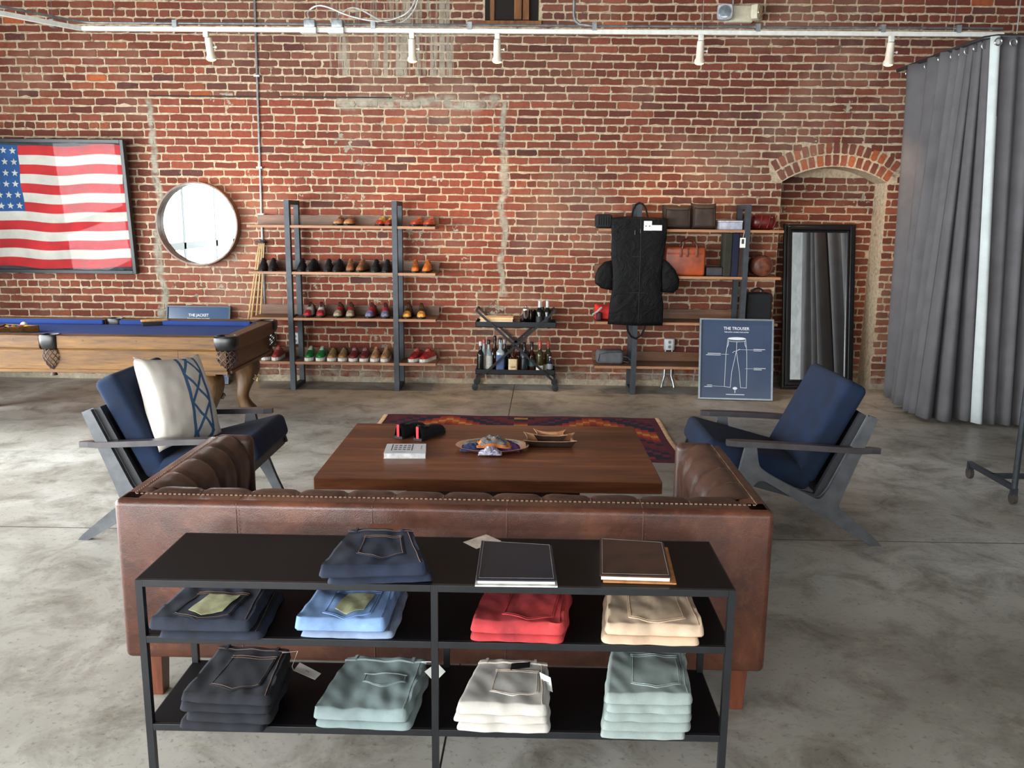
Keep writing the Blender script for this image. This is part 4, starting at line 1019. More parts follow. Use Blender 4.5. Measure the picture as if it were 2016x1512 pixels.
# ============================================================ SIGNS
def line_tubes(mb, pts, w_, T):
    for a, b in zip(pts[:-1], pts[1:]):
        a, b = Vector((a[0], a[1], 0)), Vector((b[0], b[1], 0)); d = b-a
        if d.length < 1e-5: continue
        n_ = Vector((-d.y, d.x, 0)).normalized()*w_/2; e = d.normalized()*w_*.3
        vs = [T @ (q+Vector((0, 0, zz))) for zz in (0, .0006) for q in (a-n_-e, b-n_+e, b+n_+e, a+n_-e)]
        mb.add(vs, [(3, 2, 1, 0), (4, 5, 6, 7), (0, 1, 5, 4), (1, 2, 6, 5), (2, 3, 7, 6), (3, 0, 4, 7)])
def sign(name, label, base_l, base_r, lean, W_, H_, title, sub, full):
    """board standing on the floor, leaning back"""
    c = (base_l+base_r)/2; ang = math.atan2(base_r.y-base_l.y, base_r.x-base_l.x)
    T0 = thing(name, label, 'sign', (c.x, c.y, 0))
    M0 = Matrix.Translation((c.x, c.y, .004)) @ Matrix.Rotation(ang, 4, 'Z') @ Matrix.Rotation(PI/2-lean, 4, 'X')   # local x right, y up, z out
    def bx(mb, x0, x1, y0, y1, z0, z1): mb.T = M0; mb.box(x0, x1, y0, y1, z0, z1); mb.T = None
    fm = P((150, 160, 170), .3, .7, .05)
    for a in ((-W_/2, -W_/2+.016, 0, H_), (W_/2-.016, W_/2, 0, H_), (-W_/2+.016, W_/2-.016, 0, .016), (-W_/2+.016, W_/2-.016, H_-.016, H_)):
        m = MB(); bx(m, *a, -.012, .022); m.build('frame_strip', fm if full else P((60, 66, 74), .35, .3, .05), T0, bevel=.001)
    m = MB(); bx(m, -W_/2+.014, W_/2-.014, .014, H_-.014, -.010, .008)
    t = NT('print'); t.fin(t.ramp(t.noise(3, 2), [(.3, (58, 72, 98)), (.7, (66, 82, 110))]) if full else t.ramp(t.noise(3, 2), [(.3, (44, 74, 112)), (.7, (50, 84, 124))]), .16, 0, .5)
    pn = m.build('printed_panel', t.mat, T0)
    wh = P((226, 232, 238), .5, 0, 0); TT = lambda x, y: M0 @ Matrix.Translation((x, y, .0085))
    text_mb(title, .040, TT(0, H_-.095), .0005, wide=.94).build('title_text', wh, pn)
    text_mb(sub, .0165, TT(0, H_-.128), .0003, wide=.95).build('subtitle_text', wh, pn)
    if full:
        ln = MB(); L = lambda pts, w_=.0035: line_tubes(ln, [((a-.0)*1, b) for a, b in pts], w_, TT(0, 0))
        cx, wy = .005, H_-.190; k = 1.0
        ell = lambda cy_, rx, ry, a0, a1, n_=20: [(cx+rx*math.cos(a0+(a1-a0)*i/n_), cy_+ry*math.sin(a0+(a1-a0)*i/n_)) for i in range(n_+1)]
        L(ell(wy, .082, .012, 0, 2*PI)); L(ell(wy-.016, .084, .014, PI, 2*PI)); L([(cx-.082, wy), (cx-.084, wy-.016)]); L([(cx+.082, wy), (cx+.084, wy-.016)])
        L([(cx-.084, wy-.016), (cx-.098, wy-.14), (cx-.104, wy-.30), (cx-.108, wy-.46)]); L([(cx+.084, wy-.016), (cx+.096, wy-.13), (cx+.100, wy-.30), (cx+.098, wy-.47)])
        L([(cx-.108, wy-.46), (cx-.052, wy-.468)]); L([(cx+.098, wy-.47), (cx+.044, wy-.468)])
        L([(cx-.052, wy-.468), (cx-.042, wy-.32), (cx-.002, wy-.12)]); L([(cx+.044, wy-.468), (cx+.03, wy-.32), (cx-.002, wy-.12)]); L([(cx, wy-.03), (cx-.002, wy-.12)])
        L([(cx-.076, wy-.028), (cx-.078, wy-.06), (cx-.094, wy-.09)]); L([(cx+.076, wy-.028), (cx+.078, wy-.06), (cx+.094, wy-.09)])
        L([(cx-.038, wy-.135), (cx-.02, wy-.122), (cx, wy-.12), (cx+.03, wy-.10)])
        L([(cx+.01, wy-.105), (.16, wy-.105)], .0022); L([(-.14, wy-.152), (cx-.075, wy-.152)], .0022); L([(cx+.085, wy-.285), (.165, wy-.285)], .0022); L([(-.215, wy-.458), (cx-.108, wy-.46)], .0022)
        ln.build('trouser_drawing', wh, pn)
        el = MB(); el.T = TT(cx, wy); el.add([(.078*math.cos(2*PI*i/24), .010*math.sin(2*PI*i/24), .0004) for i in range(24)], [tuple(range(24))]); el.T = None; el.build('waist_fill', wh, pn)
        nt = MB()
        for x0, x1, y_ in ((.165, .270, wy-.100), (.165, .240, wy-.113), (-.265, -.145, wy-.146), (-.280, -.145, wy-.160), (.170, .280, wy-.280), (.170, .245, wy-.294), (-.265, -.220, wy-.450), (-.290, -.220, wy-.464), (-.085, .085, .050)):
            x = x0
            while x < x1:
                w_ = random.uniform(.004, .016); line_tubes(nt, [(x, y_), (min(x+w_, x1), y_)], .0052 if y_ > .07 else .006, TT(0, 0)); x += w_+.003
        nt.build('callout_writing', wh, pn, kind='stuff')
        ic = MB(); ic.T = TT(-.003, .095); ic.add([(.022*math.cos(a), .012+.016*math.sin(a), .0004) for a in [PI*i/10 for i in range(11)]]+[(-.012, .002, .0004), (.012, .002, .0004)], [tuple(range(11))+(11, 12)])
        ic.box(-.003, .003, -.03, .004, 0, .0005); ic.T = None; ic.build('emblem', wh, pn)
    return T0
bl_, br__ = PZ(1374, 786, 0), PZ(1520, 790, 0)
hs_ = 0
sign('trouser_sign', 'blue grey framed sign reading THE TROUSER with a trouser drawing, leaning on the shelves', bl_, br__, R(13), (br__-bl_).length, .775, 'THE TROUSER', 'Tailored for a modern look and feel', True)
jl, jr = PY(322, 757, 8.52), PY(454, 757, 8.52); jl.z = jr.z = 0
sign('jacket_sign', 'blue framed sign reading THE JACKET standing behind the pool table', jl, jr, R(13), .655, .79, 'THE JACKET', 'Tailored for a modern look and feel', False)

# ============================================================ SHELVES
wal = wood((78, 50, 34), (112, 76, 52), 'x', .9, .45, (132, 92, 66)); edge_w = wood((150, 104, 70), (186, 138, 100), 'x', 1, .5)
LV = [1.597, 1.156, .712, .280]; YF, YB = 8.30, 8.68
def bookcase(label, xp, x0, x1):
    T = thing('wall_shelf_unit', label, 'shelf unit', ((x0+x1)/2, 8.5, 0))
    for x in xp:
        m = MB(); m.box(x-.024, x+.024, YF-.002, YF+.062, 0, 1.832); m.box(x-.024, x+.024, YB-.045, YB+.015, 0, 1.832)
        m.box(x-.024, x+.024, YF+.062, YB-.045, 1.79, 1.832); m.box(x-.024, x+.024, YF+.062, YB-.045, 0, .04)
        m.build('post_frame', steel_grey, T)
    for z in LV:
        segs = [x0]+[q for x in xp for q in (x-.0245, x+.0245)]+[x1]
        for a, b in zip(segs[::2], segs[1::2]):
            m = MB(); m.box(a, b, YF+.012, YB-.0, z-.024, z-.0002); o = m.build('shelf_board', wal, T)
            MB().box(a, b, YF+.006, YF+.012, z-.024, z).build('board_edge', edge_w, o)
            MB().box(a, b, YB-.022, YB, z, z+.092).build('back_lip', wal, T)
    return T
bookcase('wall shelf unit with dark metal posts and rows of shoes', (-2.302, -1.278), -2.69, -.893)
bookcase('wall shelf unit with dark metal posts carrying bags', (1.035, 2.058), .655, 2.40)

# ============================================================ SHOES
def shoe(kind, mats, lab, toe=True):
    """toe towards -y, length along y, origin at the middle of the sole"""
    T = thing('shoe', lab, 'shoe')
    L = .275; sneaker = kind == 'sneaker'; sh = .030 if sneaker else .014
    W_ = [(0, .026), (.06, .034), (.2, .037), (.4, .036), (.55, .042), (.7, .047), (.82, .045), (.92, .034), (.98, .018), (1, .006)]
    hh = {'sneaker': [(0, .050), (.05, .058), (.25, .066), (.42, .086), (.55, .072), (.7, .050), (.82, .036), (.93, .028), (1, .006)],
          'lace': [(0, .060), (.05, .070), (.25, .085), (.42, .112), (.55, .088), (.7, .056), (.82, .040), (.93, .030), (1, .006)],
          'high': [(0, .060), (.05, .066), (.25, .078), (.42, .104), (.55, .082), (.7, .056), (.82, .042), (.93, .030), (1, .006)],
          'loafer': [(0, .062), (.05, .072), (.22, .056), (.42, .050), (.55, .050), (.7, .044), (.82, .036), (.93, .026), (1, .006)]}[kind]
    W_ = [(a, b*.92) for a, b in W_]
    def ip(tab, t_):
        for (a, b), (c, d) in zip(tab[:-1], tab[1:]):
            if t_ <= c: f = (t_-a)/(c-a); f = f*f*(3-2*f); return b+(d-b)*f
        return tab[-1][1]
    def sf(t_, a, ex=0.0):
        w_ = ip(W_, t_)+ex; h_ = ip(hh, t_)+ex; ca, sa = math.cos(a), math.sin(a)
        x = w_*(abs(ca)**.75)*(1 if ca > 0 else -1)*(1-.22*sa*(1-t_)); z = sh+h_*max(0, sa)**.85
        return Vector((x, L/2-L*t_-(ex if t_ > .5 else -ex), z))
    up, q_m, cap_m, sole_m, lin_m, lace_m = mats
    m = MB(); m.grid(lambda u, v: sf(v, PI*u), 14, 22); uo = m.build('upper', up, T, autos=180)
    m = MB(); pts = [(ip(W_, i/16)+.004, L/2+.003-(L+.006)*i/16) for i in range(17)]; poly = pts+[(-a, b) for a, b in pts[::-1]]
    m.prism(poly, 0, sh+.004, 'z'); so = m.build('sole', sole_m, T, bevel=.003)
    if sneaker: m = MB(); poly2 = [(a*1.01, b*1.005) for a, b in poly]; m.prism(poly2, 0, .005, 'z'); m.build('outsole', P((60, 40, 36), .7), so)
    m = MB(); op = [(.05, .0)]; vs = []
    for i in range(20):
        a = 2*PI*i/20; t_ = .235+.185*math.sin(a); vs.append((.70*ip(W_, t_)*math.cos(a), L/2-L*t_, sh+ip(hh, t_)*.985+.0015))
    vs.append((0, L/2-L*.235, sh+.045)); m.add(vs, [(i, (i+1) % 20, 20) for i in range(20)], True); m.build('lining', lin_m, T, autos=180)
    m = MB(); m.tube([Vector(v) for v in vs[:20]], .0028, 6, closed=True); m.build('collar', q_m, T)
    if q_m is not up: m = MB(); m.grid(lambda u, v: sf(.0+.40*v, PI*u, .0015), 14, 8); m.build('heel_quarter', q_m, T, autos=180)
    if cap_m is not up: m = MB(); m.grid(lambda u, v: sf((.76-.07*math.sin(PI*u))*(1-v)+v, PI*u, .0015), 14, 8); m.build('toe_cap', cap_m, T, autos=180)
    if lace_m:
        tg = MB(); tg.slab(lambda u, v: (.030*(u-.5)*(1-.3*v), L/2-L*(.40+.20*v), sh+ip(hh, .40+.20*v)+.003+(.012*(1-v)**2)), 4, 6, .003); tg.build('tongue', q_m, T)
        lc = MB()
        for k in range(4):
            t_ = .44+k*.052; z = sh+ip(hh, t_)+.006; lc.tube([(-.018, L/2-L*t_, z-.004), (0, L/2-L*(t_+.015), z+.001), (.018, L/2-L*t_, z-.004)], .0022, 5)
        for s_ in (-1, 1): lc.tube([(0, L/2-L*.45, sh+.072), (s_*.012, L/2-L*.46, sh+.080), (s_*.022, L/2-L*.5, sh+.066), (s_*.02, L/2-L*.56, sh+.05)], .0018, 5)
        lc.build('laces', lace_m, T)
    return T
def leatherP(c, r=.4): return P(c, r, 0, .22, 30, .1, 200)
blkS = cloth((18, 18, 20), .3, 30, 900, .3, .9, 0); white_s = P((226, 224, 218), .5, 0, .04); drk = P((24, 20, 18), .6)
blklin = P((120, 112, 100), .9)
def pair(kind, mats, what, row, c1, c2, gy=8.47, rot=(0, 0), toe=True):
    z = LV[row]; x1_ = PY(c1, 500, gy).x; x2_ = PY(c2, 500, gy).x
    # columns lean in the picture: take the height of the shelf at that place into account
    def atz(px):
        x = PY(px, 500, gy).x
        for _ in range(3):
            d = Vector((x, gy, z+.03))-Vector((0, 0, EYE)); q = 1008+F*d.dot(_rt)/d.dot(_fw); x += (px-q)*d.dot(_fw)/F
        return x
    rows = ['top', 'second', 'third', 'bottom']
    g = 'shoes on the %s shelf' % rows[row]
    a = shoe(kind, mats, 'left shoe of the '+what, toe); a.scale = (.88 if kind == 'high' else .96, 1, 1); a.location = (atz(c1), gy, z+.0006); a['group'] = g
    b = dup(a, (atz(c2), gy, z+.0006), None, 'right shoe of the '+what)
    for o, r_ in ((a, rot[0]), (b, rot[1])): o.rotation_euler.z = (0 if toe else PI)+R(r_)
    return a, b
def mm(up, q=None, cap=None, sole=drk, lin_=blklin, lace=None):
    f = lambda c: leatherP(c) if isinstance(c, tuple) else c
    u = f(up); return (u, f(q) if q else u, f(cap) if cap else u, sole, lin_, P(lace, .8) if lace else None)
pair('loafer', mm((168, 120, 78), (130, 74, 40), (176, 132, 92)), 'tan woven pair on the top shelf', 0, 668, 688)
pair('loafer', mm((190, 160, 60), (196, 158, 60), (150, 40, 30)), 'yellow and red pair on the top shelf', 0, 750, 768)
pair('loafer', mm((150, 62, 42), (170, 84, 56), (140, 58, 40)), 'reddish strapped pair rightmost on the top shelf', 0, 820, 845, rot=(-8, -6))
pair('high', mm(blkS), 'black pair at the left end of the second shelf', 1, 519, 538, rot=(8, 8))
pair('high', mm(blkS), 'black pair just right of the left post, second shelf', 1, 595, 616, rot=(5, -6))
pair('high', mm(blkS), 'black pair left of the tan pair on the second shelf', 1, 647, 667, rot=(4, -4))
pair('high', mm((140, 92, 62), lin_=white_s), 'tan suede pair on the second shelf', 1, 690, 713, rot=(6, -6))
pair('high', mm(blkS), 'black pair left of the right post on the second shelf', 1, 740, 762)
pair('high', mm((190, 104, 44)), 'orange suede pair at the right end of the second shelf', 1, 818, 841, rot=(3, -3))
pair('lace', mm((176, 168, 160), (60, 34, 30), (150, 40, 50), lace=(60, 40, 34)), 'red, cream and blue patchwork pair on the third shelf', 2, 611, 633, rot=(-6, 6))
pair('lace', mm((140, 32, 34), (48, 30, 26), (150, 140, 118), lace=(70, 50, 36)), 'red and cream camouflage toed pair on the third shelf', 2, 669, 691, rot=(-4, 5))
pair('lace', mm((160, 34, 44), (64, 30, 34), (110, 112, 140), lace=(70, 40, 36)), 'crimson and grey blue pair mid right on the third shelf', 2, 732, 759, rot=(-8, 6))
pair('lace', mm((70, 44, 28), (44, 28, 24), (214, 150, 70), lace=(120, 84, 40)), 'brown golden-toed pair rightmost on the third shelf', 2, 804, 830, rot=(-4, 4))
pair('sneaker', mm((150, 56, 54), sole=white_s, lace=(190, 120, 110)), 'faded red sneakers at the left end of the bottom shelf', 3, 528, 548)
pair('sneaker', mm((30, 124, 62), (150, 190, 150), sole=white_s, lace=(226, 226, 220)), 'green sneakers on the bottom shelf', 3, 612, 634)
pair('sneaker', mm((150, 120, 78), (64, 46, 34), sole=white_s), 'brown and tan sneakers on the bottom shelf', 3, 656, 677)
pair('sneaker', mm((112, 46, 52), sole=white_s, lace=(190, 150, 150)), 'burgundy sneakers on the bottom shelf', 3, 698, 719)
pair('sneaker', mm((176, 134, 98), sole=white_s, lace=(160, 120, 84)), 'light tan sneakers on the bottom shelf', 3, 740, 760)
pair('sneaker', mm((158, 44, 44), sole=white_s, lace=(200, 140, 130)), 'red sneakers at the right end of the bottom shelf', 3, 820, 842, rot=(-20, -20))
# slippers on the coffee table
bs = cloth((20, 22, 28), .3, 30, 900, .3, .9, 0)
for i, (px, py) in enumerate(((808, 846), (836, 850))):
    o = shoe('loafer', (bs, bs, bs, drk, P((176, 156, 120), .8), None), ['left', 'right'][i]+' black slip-on shoe with red heel stripe on the coffee table')
    m = MB(); m.box(-.008, .008, .1375, .1415, .012, .082); m.build('heel_stripe', P((214, 44, 56), .6), o)
    p = PZ(px, py, tz+.03); o.location = (p.x+(.028 if i else 0), p.y+.03, tz+.0006); o.rotation_euler.z = PI-R(24); o['group'] = 'slip-on shoes on the coffee table'
# ============================================================ BAR CART
CY = 8.41; CB = 8.70
def cp(px, py, y=CY): return PY(px, py, y)
Tc2 = thing('bar_cart', 'black metal folding bar cart on casters with bottles, against the brick wall', 'bar cart', (cp(1015, 768).x, 8.55, 0))
blk = P((26, 27, 31), .42, .3, .1, 20)
cxa, cxb = cp(936, 690).x, cp(1094, 690).x
zt0, zt1 = cp(1015, 645).z, cp(1015, 635).z; zb0, zb1 = cp(1015, 738).z, cp(1015, 729).z
for nm, z0, z1 in (('upper_tray', zt0, zt1), ('lower_tray', zb0, zb1)):
    m = MB(); m.box(cxa, cxb, CY, CB, z0, z0+.006)
    for a in ((cxa, cxb, CY, CY+.006), (cxa, cxb, CB-.006, CB), (cxa, cxa+.006, CY, CB), (cxb-.006, cxb, CY, CB)): m.box(*a, z0, z1+.004)
    m.build(nm, blk, Tc2, bevel=.001)
xm_ = (cxa+cxb)/2
hl, hr = cp(938, 611), cp(1092, 613); hz = hl.z
for y in (CY-.014, CB+.014):
    for a, b in (((hl.x, y, hz), (cxb+.005, y, .085)), ((hr.x, y, hz), (cxa-.005, y, .085))):
        MB().bar(a, b, .010, .022).build('cross_leg', blk, Tc2)
m = MB(); m.tube([(xm_, CY-.024, (hz+.085)/2), (xm_, CY-.008, (hz+.085)/2)], .013, 10); m.build('pivot', blk, Tc2)
for x in (hl.x, hr.x): MB().tube([(x, CY-.02, hz), (x, CB+.02, hz)], .011, 10).build('handle_bar', blk, Tc2)
for x in (cxa-.002, cxb+.002):
    for y in (CY-.010, CB+.010):
        m = MB(); m.lathe((x, y, .034), [(.022, -.009), (.033, -.008), (.033, .008), (.022, .009)], 18, 'y'); m.lathe((x, y-.010, .034), [(.008, .001), (.008, -.003)], 10, 'y'); o = m.build('caster', P((20, 20, 22), .5), Tc2)
        MB().box(x-.011, x+.011, y-.014, y+.014, .068, .095).build('caster_fork', blk, o)
def bottle(lab, px, top, y, prof, gm, capc, label=None, zbase=None, scale=1.0, cap_h=.03, neck=.0125, cat='bottle', group=None, fill=None):
    zb = (zb0+.0065) if zbase is None else zbase; x = cp(px, 700, y).x
    H_ = cp(px, top, y).z-zb
    pr = {'wine': [(.030, 0), (.036, .004), (.036, .56), (.033, .64), (.018, .74), (.0135, .80), (.0135, 1)],
          'spirit': [(.034, 0), (.039, .005), (.039, .56), (.036, .62), (.020, .70), (.014, .75), (.014, 1)],
          'round': [(.034, 0), (.044, .02), (.050, .22), (.048, .42), (.030, .62), (.015, .72), (.014, 1)],
          'square': [(.036, 0), (.040, .005), (.040, .62), (.036, .66), (.016, .72), (.015, 1)]}[prof]
    pr = [((r*scale if h < .7 else r), h*H_*.96) for r, h in pr]
    T = thing('liquor_bottle', lab, cat, (x, y, zb), group)
    sq = 6 if prof == 'square' else 0
    m = MB(); m.lathe((x, y, zb), pr, 18, square=sq); m.build('bottle_glass', gm, T, autos=50)
    m = MB(); m.lathe((x, y, zb+H_*.96-cap_h), [(neck+.003, 0), (neck+.0035, .002), (neck+.0035, cap_h+H_*.03), (neck, cap_h+H_*.04)], 14); m.build('cap', P(capc, .4, 0, .05), T, autos=50)
    if label:
        c, l0, l1 = label[:3]; r = [q[0] for q in pr][2]+.0012; m = MB(); vs = []; n = 14
        for zz in (l0, l1):
            for k in range(n+1):
                a = PI+PI*k/n
                ca, sa = math.cos(a), math.sin(a); q = (abs(ca)**6+abs(sa)**6)**(-1/6) if sq else 1
                vs.append((x+r*q*ca, y+r*q*sa, zb+H_*zz))
        m.add(vs, [(k, k+1, n+2+k, n+1+k) for k in range(n)], True); m.build('bottle_label', P(c, .6, 0, .08, 60), T)
    return T
dgl = P((16, 20, 14), .06, 0, .1, 3); agl = P((58, 26, 12), .07, 0, .2, 8); cgl = P((150, 160, 164), .05, .0, .1, 4); ggl = P((60, 52, 22), .07, 0, .15, 6); bgl = P((30, 34, 40), .06, 0, .1); 
G = 'bottles on the lower tray of the bar cart'
yf, ym_, yb = CY+.055, CY+.145, CY+.235
bottle('tall dark wine bottle at the left end of the lower cart tray', 946, 672, yf, 'wine', dgl, (206, 206, 200), group=G)
bottle('bottle with pink cap at the back left of the lower cart tray', 953, 668, yb, 'spirit', cgl, (190, 90, 84), ((160, 140, 130), .1, .5), group=G, scale=.8)
bottle('clear bottle with tall white label and black cap', 962, 669, ym_-.035, 'spirit', cgl, (26, 26, 30), ((206, 202, 190), .12, .52), group=G)
bottle('amber round bottle with dark stopper, tallest on the lower cart tray', 974, 661, yb, 'round', agl, (30, 26, 24), group=G)
bottle('square bottle with blue and white label and navy cap', 985, 666, yf, 'square', cgl, (30, 34, 60), ((72, 90, 134), .10, .54), group=G)
bottle('dark bottle behind the navy capped bottle', 993, 668, ym_+.05, 'spirit', bgl, (170, 170, 170), ((40, 46, 60), .15, .45), group=G, scale=.75)
bottle('small dark bottle behind the crossing of the cart legs', 1000, 680, yb, 'spirit', bgl, (30, 30, 30), group=G, scale=.7)
T18 = bottle('squat whiskey bottle with cream 1849 label at the centre of the lower tray', 1010, 686, yf-.005, 'square', agl, (60, 36, 24), ((206, 184, 140), .05, .60), group=G, scale=1.1)
xx = cp(1010, 700, yf-.005).x
text_mb('1849', .024, Matrix.Translation((xx, yf-.005-.0475, zb0+.075)) @ Matrix.Rotation(PI/2, 4, 'X'), .0003).build('label_number', P((130, 60, 40), .6), T18)
bottle('dark red bottle right of the whiskey bottle', 1021, 676, ym_, 'spirit', P((70, 18, 16), .1, 0, .1), (60, 20, 20), group=G, scale=.9)
bottle('dark bottle with blue grey neck label', 1032, 674, yf+.01, 'spirit', bgl, (20, 20, 24), ((52, 66, 80), .55, .66), group=G, scale=.95)
bottle('amber bottle with teal label and black cap', 1047, 673, ym_-.03, 'spirit', agl, (22, 22, 26), ((60, 96, 100), .22, .42), group=G)
bottle('wine bottle with red foil and white shield label', 1063, 671, yf, 'wine', ggl, (176, 66, 52), ((220, 218, 206), .03, .26), group=G, cap_h=.055)
bottle('wine bottle with red foil at the right end of the cart tray', 1079, 671, ym_, 'wine', ggl, (176, 66, 52), ((214, 204, 170), .03, .26), group=G, cap_h=.055)
bottle('small bottle with white cap at the front right of the lower tray', 1083, 702, yf-.012, 'spirit', bgl, (210, 210, 205), ((120, 124, 130), .3, .6), group=G, scale=.75, neck=.010, cap_h=.02)
# upper tray
zu = zt0+.0065
bk = [((236, 228, 206), 944, 1008, .026, 'white'), ((226, 222, 224), 946, 1009, .018, 'pale'), ((222, 190, 134), 945, 1009, .022, 'tan'), ((230, 206, 160), 943, 1008, .018, 'cream')]
z = zu
names_ = ['dark wine red book at the bottom of the stack on the bar cart', 'white book second from the bottom on the bar cart', 'pale grey book in the stack on the bar cart', 'tan book second from the top on the bar cart', 'cream book on top of the stack on the bar cart']
for i, (c, a, b, h) in enumerate((((76, 40, 46), 941, 1006, .014), ((208, 212, 220), 946, 1010, .026), ((226, 222, 220), 944, 1009, .010), ((214, 180, 126), 946, 1009, .022), ((222, 196, 150), 944, 1010, .014))):
    xa, xb = cp(a, 640).x, cp(b, 640).x; T = thing('book', names_[i], 'book', ((xa+xb)/2, CY+.1, z), 'books on the bar cart')
    r_ = random.uniform(-.006, .006)
    MB().box(xa+.004, xb-.003, CY+.022+r_, CY+.195+r_, z+.0025, z+h-.0025).build('pages', P((226, 216, 190), .8), T)
    cm = P(c, .6, 0, .05)
    m = MB(); m.box(xa, xb, CY+.018+r_, CY+.2+r_, z, z+.0025); m.box(xa, xb, CY+.018+r_, CY+.2+r_, z+h-.0025, z+h-.0002); m.box(xa, xb, CY+.018+r_, CY+.0215+r_, z+.0025, z+h-.0025)
    m.build('cover', cm, T); z += h+.0003
T = thing('wooden_box', 'small brown wooden box behind the books on the bar cart', 'box', (cp(1016, 640).x, CY+.2, zu))
xa, xb = cp(1010, 640, CY+.2).x, cp(1024, 640, CY+.2).x
MB().box(xa, xb, CY+.14, CY+.24, zu, zu+.055).build('box_body', wood((90, 58, 34), (120, 80, 50), 'x'), T, bevel=.002); MB().box(xa-.002, xb+.002, CY+.138, CY+.242, zu+.0555, zu+.068).build('box_lid', wood((80, 50, 30), (110, 72, 44), 'x'), T, bevel=.002)
def cyl(name, lab, cat, px0_, px1_, top, y, m_, lid=None, group=None):
    xa, xb = cp(px0_, 640, y).x, cp(px1_, 640, y).x; r = (xb-xa)/2; x = (xa+xb)/2; H_ = cp(px0_, top, y).z-zu
    T = thing(name, lab, cat, (x, y, zu), group); m = MB(); m.lathe((x, y, zu), [(r*.86, 0), (r*.9, .003), (r, H_*.9), (r*1.04, H_*.93), (r*1.0, H_), (r*.92, H_*.99), (r*.85, H_*.3)], 26); m.build('body', m_, T, autos=50)
    if lid:
        m = MB(); m.lathe((x, y, zu+H_), [(r*.99, -.004), (r*.7, .012), (r*.3, .018), (.008, .02), (.012, .034), (.002, .04)], 22); m.build('lid', lid, T, autos=50)
        m = MB(); m.tube([(x-r, y, zu+H_*.75), (x-r-.012, y, zu+H_*.7), (x-r-.012, y, zu+H_*.5), (x-r, y, zu+H_*.45)], .004, 6); m.build('handle', chrome, T)
    return T
cyl('ice_bucket', 'polished steel ice bucket with lid on the bar cart', 'ice bucket', 1026, 1044, 608, CY+.09, chrome, chrome)
cyl('metal_cup', 'dark metal cup beside the ice bucket on the bar cart', 'cup', 1045, 1055, 610, CY+.11, P((30, 30, 34), .15, .9, .1))
bottle('dark bottle with silver foil on the upper cart tray, beside the ice bucket', 1061, 592, CY+.07, 'wine', dgl, (196, 198, 196), ((30, 30, 34), .1, .4), zbase=zu, cap_h=.07, group='bottles on the upper tray of the bar cart')
bottle('dark bottle with silver foil at the right of the upper cart tray', 1076, 592, CY+.09, 'wine', dgl, (196, 198, 196), ((30, 30, 34), .1, .4), zbase=zu, cap_h=.07, group='bottles on the upper tray of the bar cart')
bottle('short dark bottle by the right handle of the bar cart', 1067, 604, CY+.2, 'spirit', bgl, (30, 30, 32), zbase=zu, group='bottles on the upper tray of the bar cart')

# ============================================================ BAGS ON THE RIGHT SHELVES
def rb(name, label, cat, px, z, d0, d1, h, m_, r=.02, group=None):
    """bag body: px = left, right pixel at depth d0"""
    xa, xb = PY(px[0], 500, d0).x, PY(px[1], 500, d0).x
    # columns lean: correct for the height
    for _ in range(2):
        for k in (0, 1):
            x = xa if k == 0 else xb; d = Vector((x, d0, z+h/2))-Vector((0, 0, EYE)); q = 1008+F*d.dot(_rt)/d.dot(_fw); x += (px[k]-q)*d.dot(_fw)/F
            if k == 0: xa = x
            else: xb = x
    T = thing(name, label, cat, ((xa+xb)/2, (d0+d1)/2, z), group)
    m = MB(); m.rbox(xa, xb, d0, d1, z+.0008, z+h, r, 5)
    return T, m, xa, xb
bk_c = cloth((18, 19, 22), .3, 20, 600, .4, .8, 0)
T, m, xa, xb = rb('toiletry_bag', 'black ribbed bag at the left end of the top bag shelf', 'bag', (1174, 1206), LV[0], 8.36, 8.6, .135, bk_c, .03)
m.build('bag_body', bk_c, T)
for k in range(6): x = xa+.02+k*(xb-xa-.04)/5; MB().tube([(x, 8.358, LV[0]+.03), (x, 8.356, LV[0]+.07), (x, 8.362, LV[0]+.115)], .005, 6).build('rib', bk_c, T)
brn = cloth((52, 38, 30), .2, 9, 500, .3, .7, 0)
def puffy(name, label, cat, px, z, y0, th, h, m_, lean=0, sx=1, piping=True, group=None):
    T, _, xa, xb = rb(name, label, cat, px, z, y0, y0+th, h, m_, .02, group)
    m = MB(); w_, cx_ = (xb-xa)/2, (xa+xb)/2
    def fn(s_, u, v):
        a, b = 2*u-1, 2*v-1; e = max(0, (1-a**6)*(1-b**6)); d = th/2*e**.5+.006*noise.noise(Vector((a*2+px[0], b*2, s_)))*e
        return (cx_+a*w_*(1-.05*(1-abs(a))*b*b), y0+th/2+s_*d+lean*(v), z+.001+h*v+ .010*(b if b > 0 else 0)*abs(a)**3)
    m.grid(lambda u, v: fn(-1, u, v), 16, 14); m.grid(lambda u, v: fn(1, u, v), 16, 14); m.build('bag_body', m_, T, autos=180)
    if piping:
        pts = [fn(-1, .1+.8*i/8, .12) for i in range(9)]+[fn(-1, .9, .12+.72*i/6) for i in range(1, 7)]+[fn(-1, .9-.8*i/8, .84) for i in range(1, 9)]+[fn(-1, .1, .84-.72*i/6) for i in range(1, 6)]
        mm_ = MB(); mm_.tube([Vector(p)+Vector((0, -.003, 0)) for p in pts], .004, 5, closed=True); mm_.build('piping', P((34, 24, 20), .6), T)
    return T, xa, xb
puffy('travel_pouch', 'dark brown soft bag on the top shelf, left of its twin', 'bag', (1306, 1364), LV[0], 8.36, .15, .215, brn, .02)
puffy('travel_pouch', 'dark brown soft bag on the top shelf beside the pale box', 'bag', (1363, 1413), LV[0], 8.38, .15, .235, brn, .03)
T, m, xa, xb = rb('storage_box', 'pale translucent box on the top bag shelf by the right post', 'box', (1417, 1462), LV[0], 8.34, 8.5, .070, None, .004)
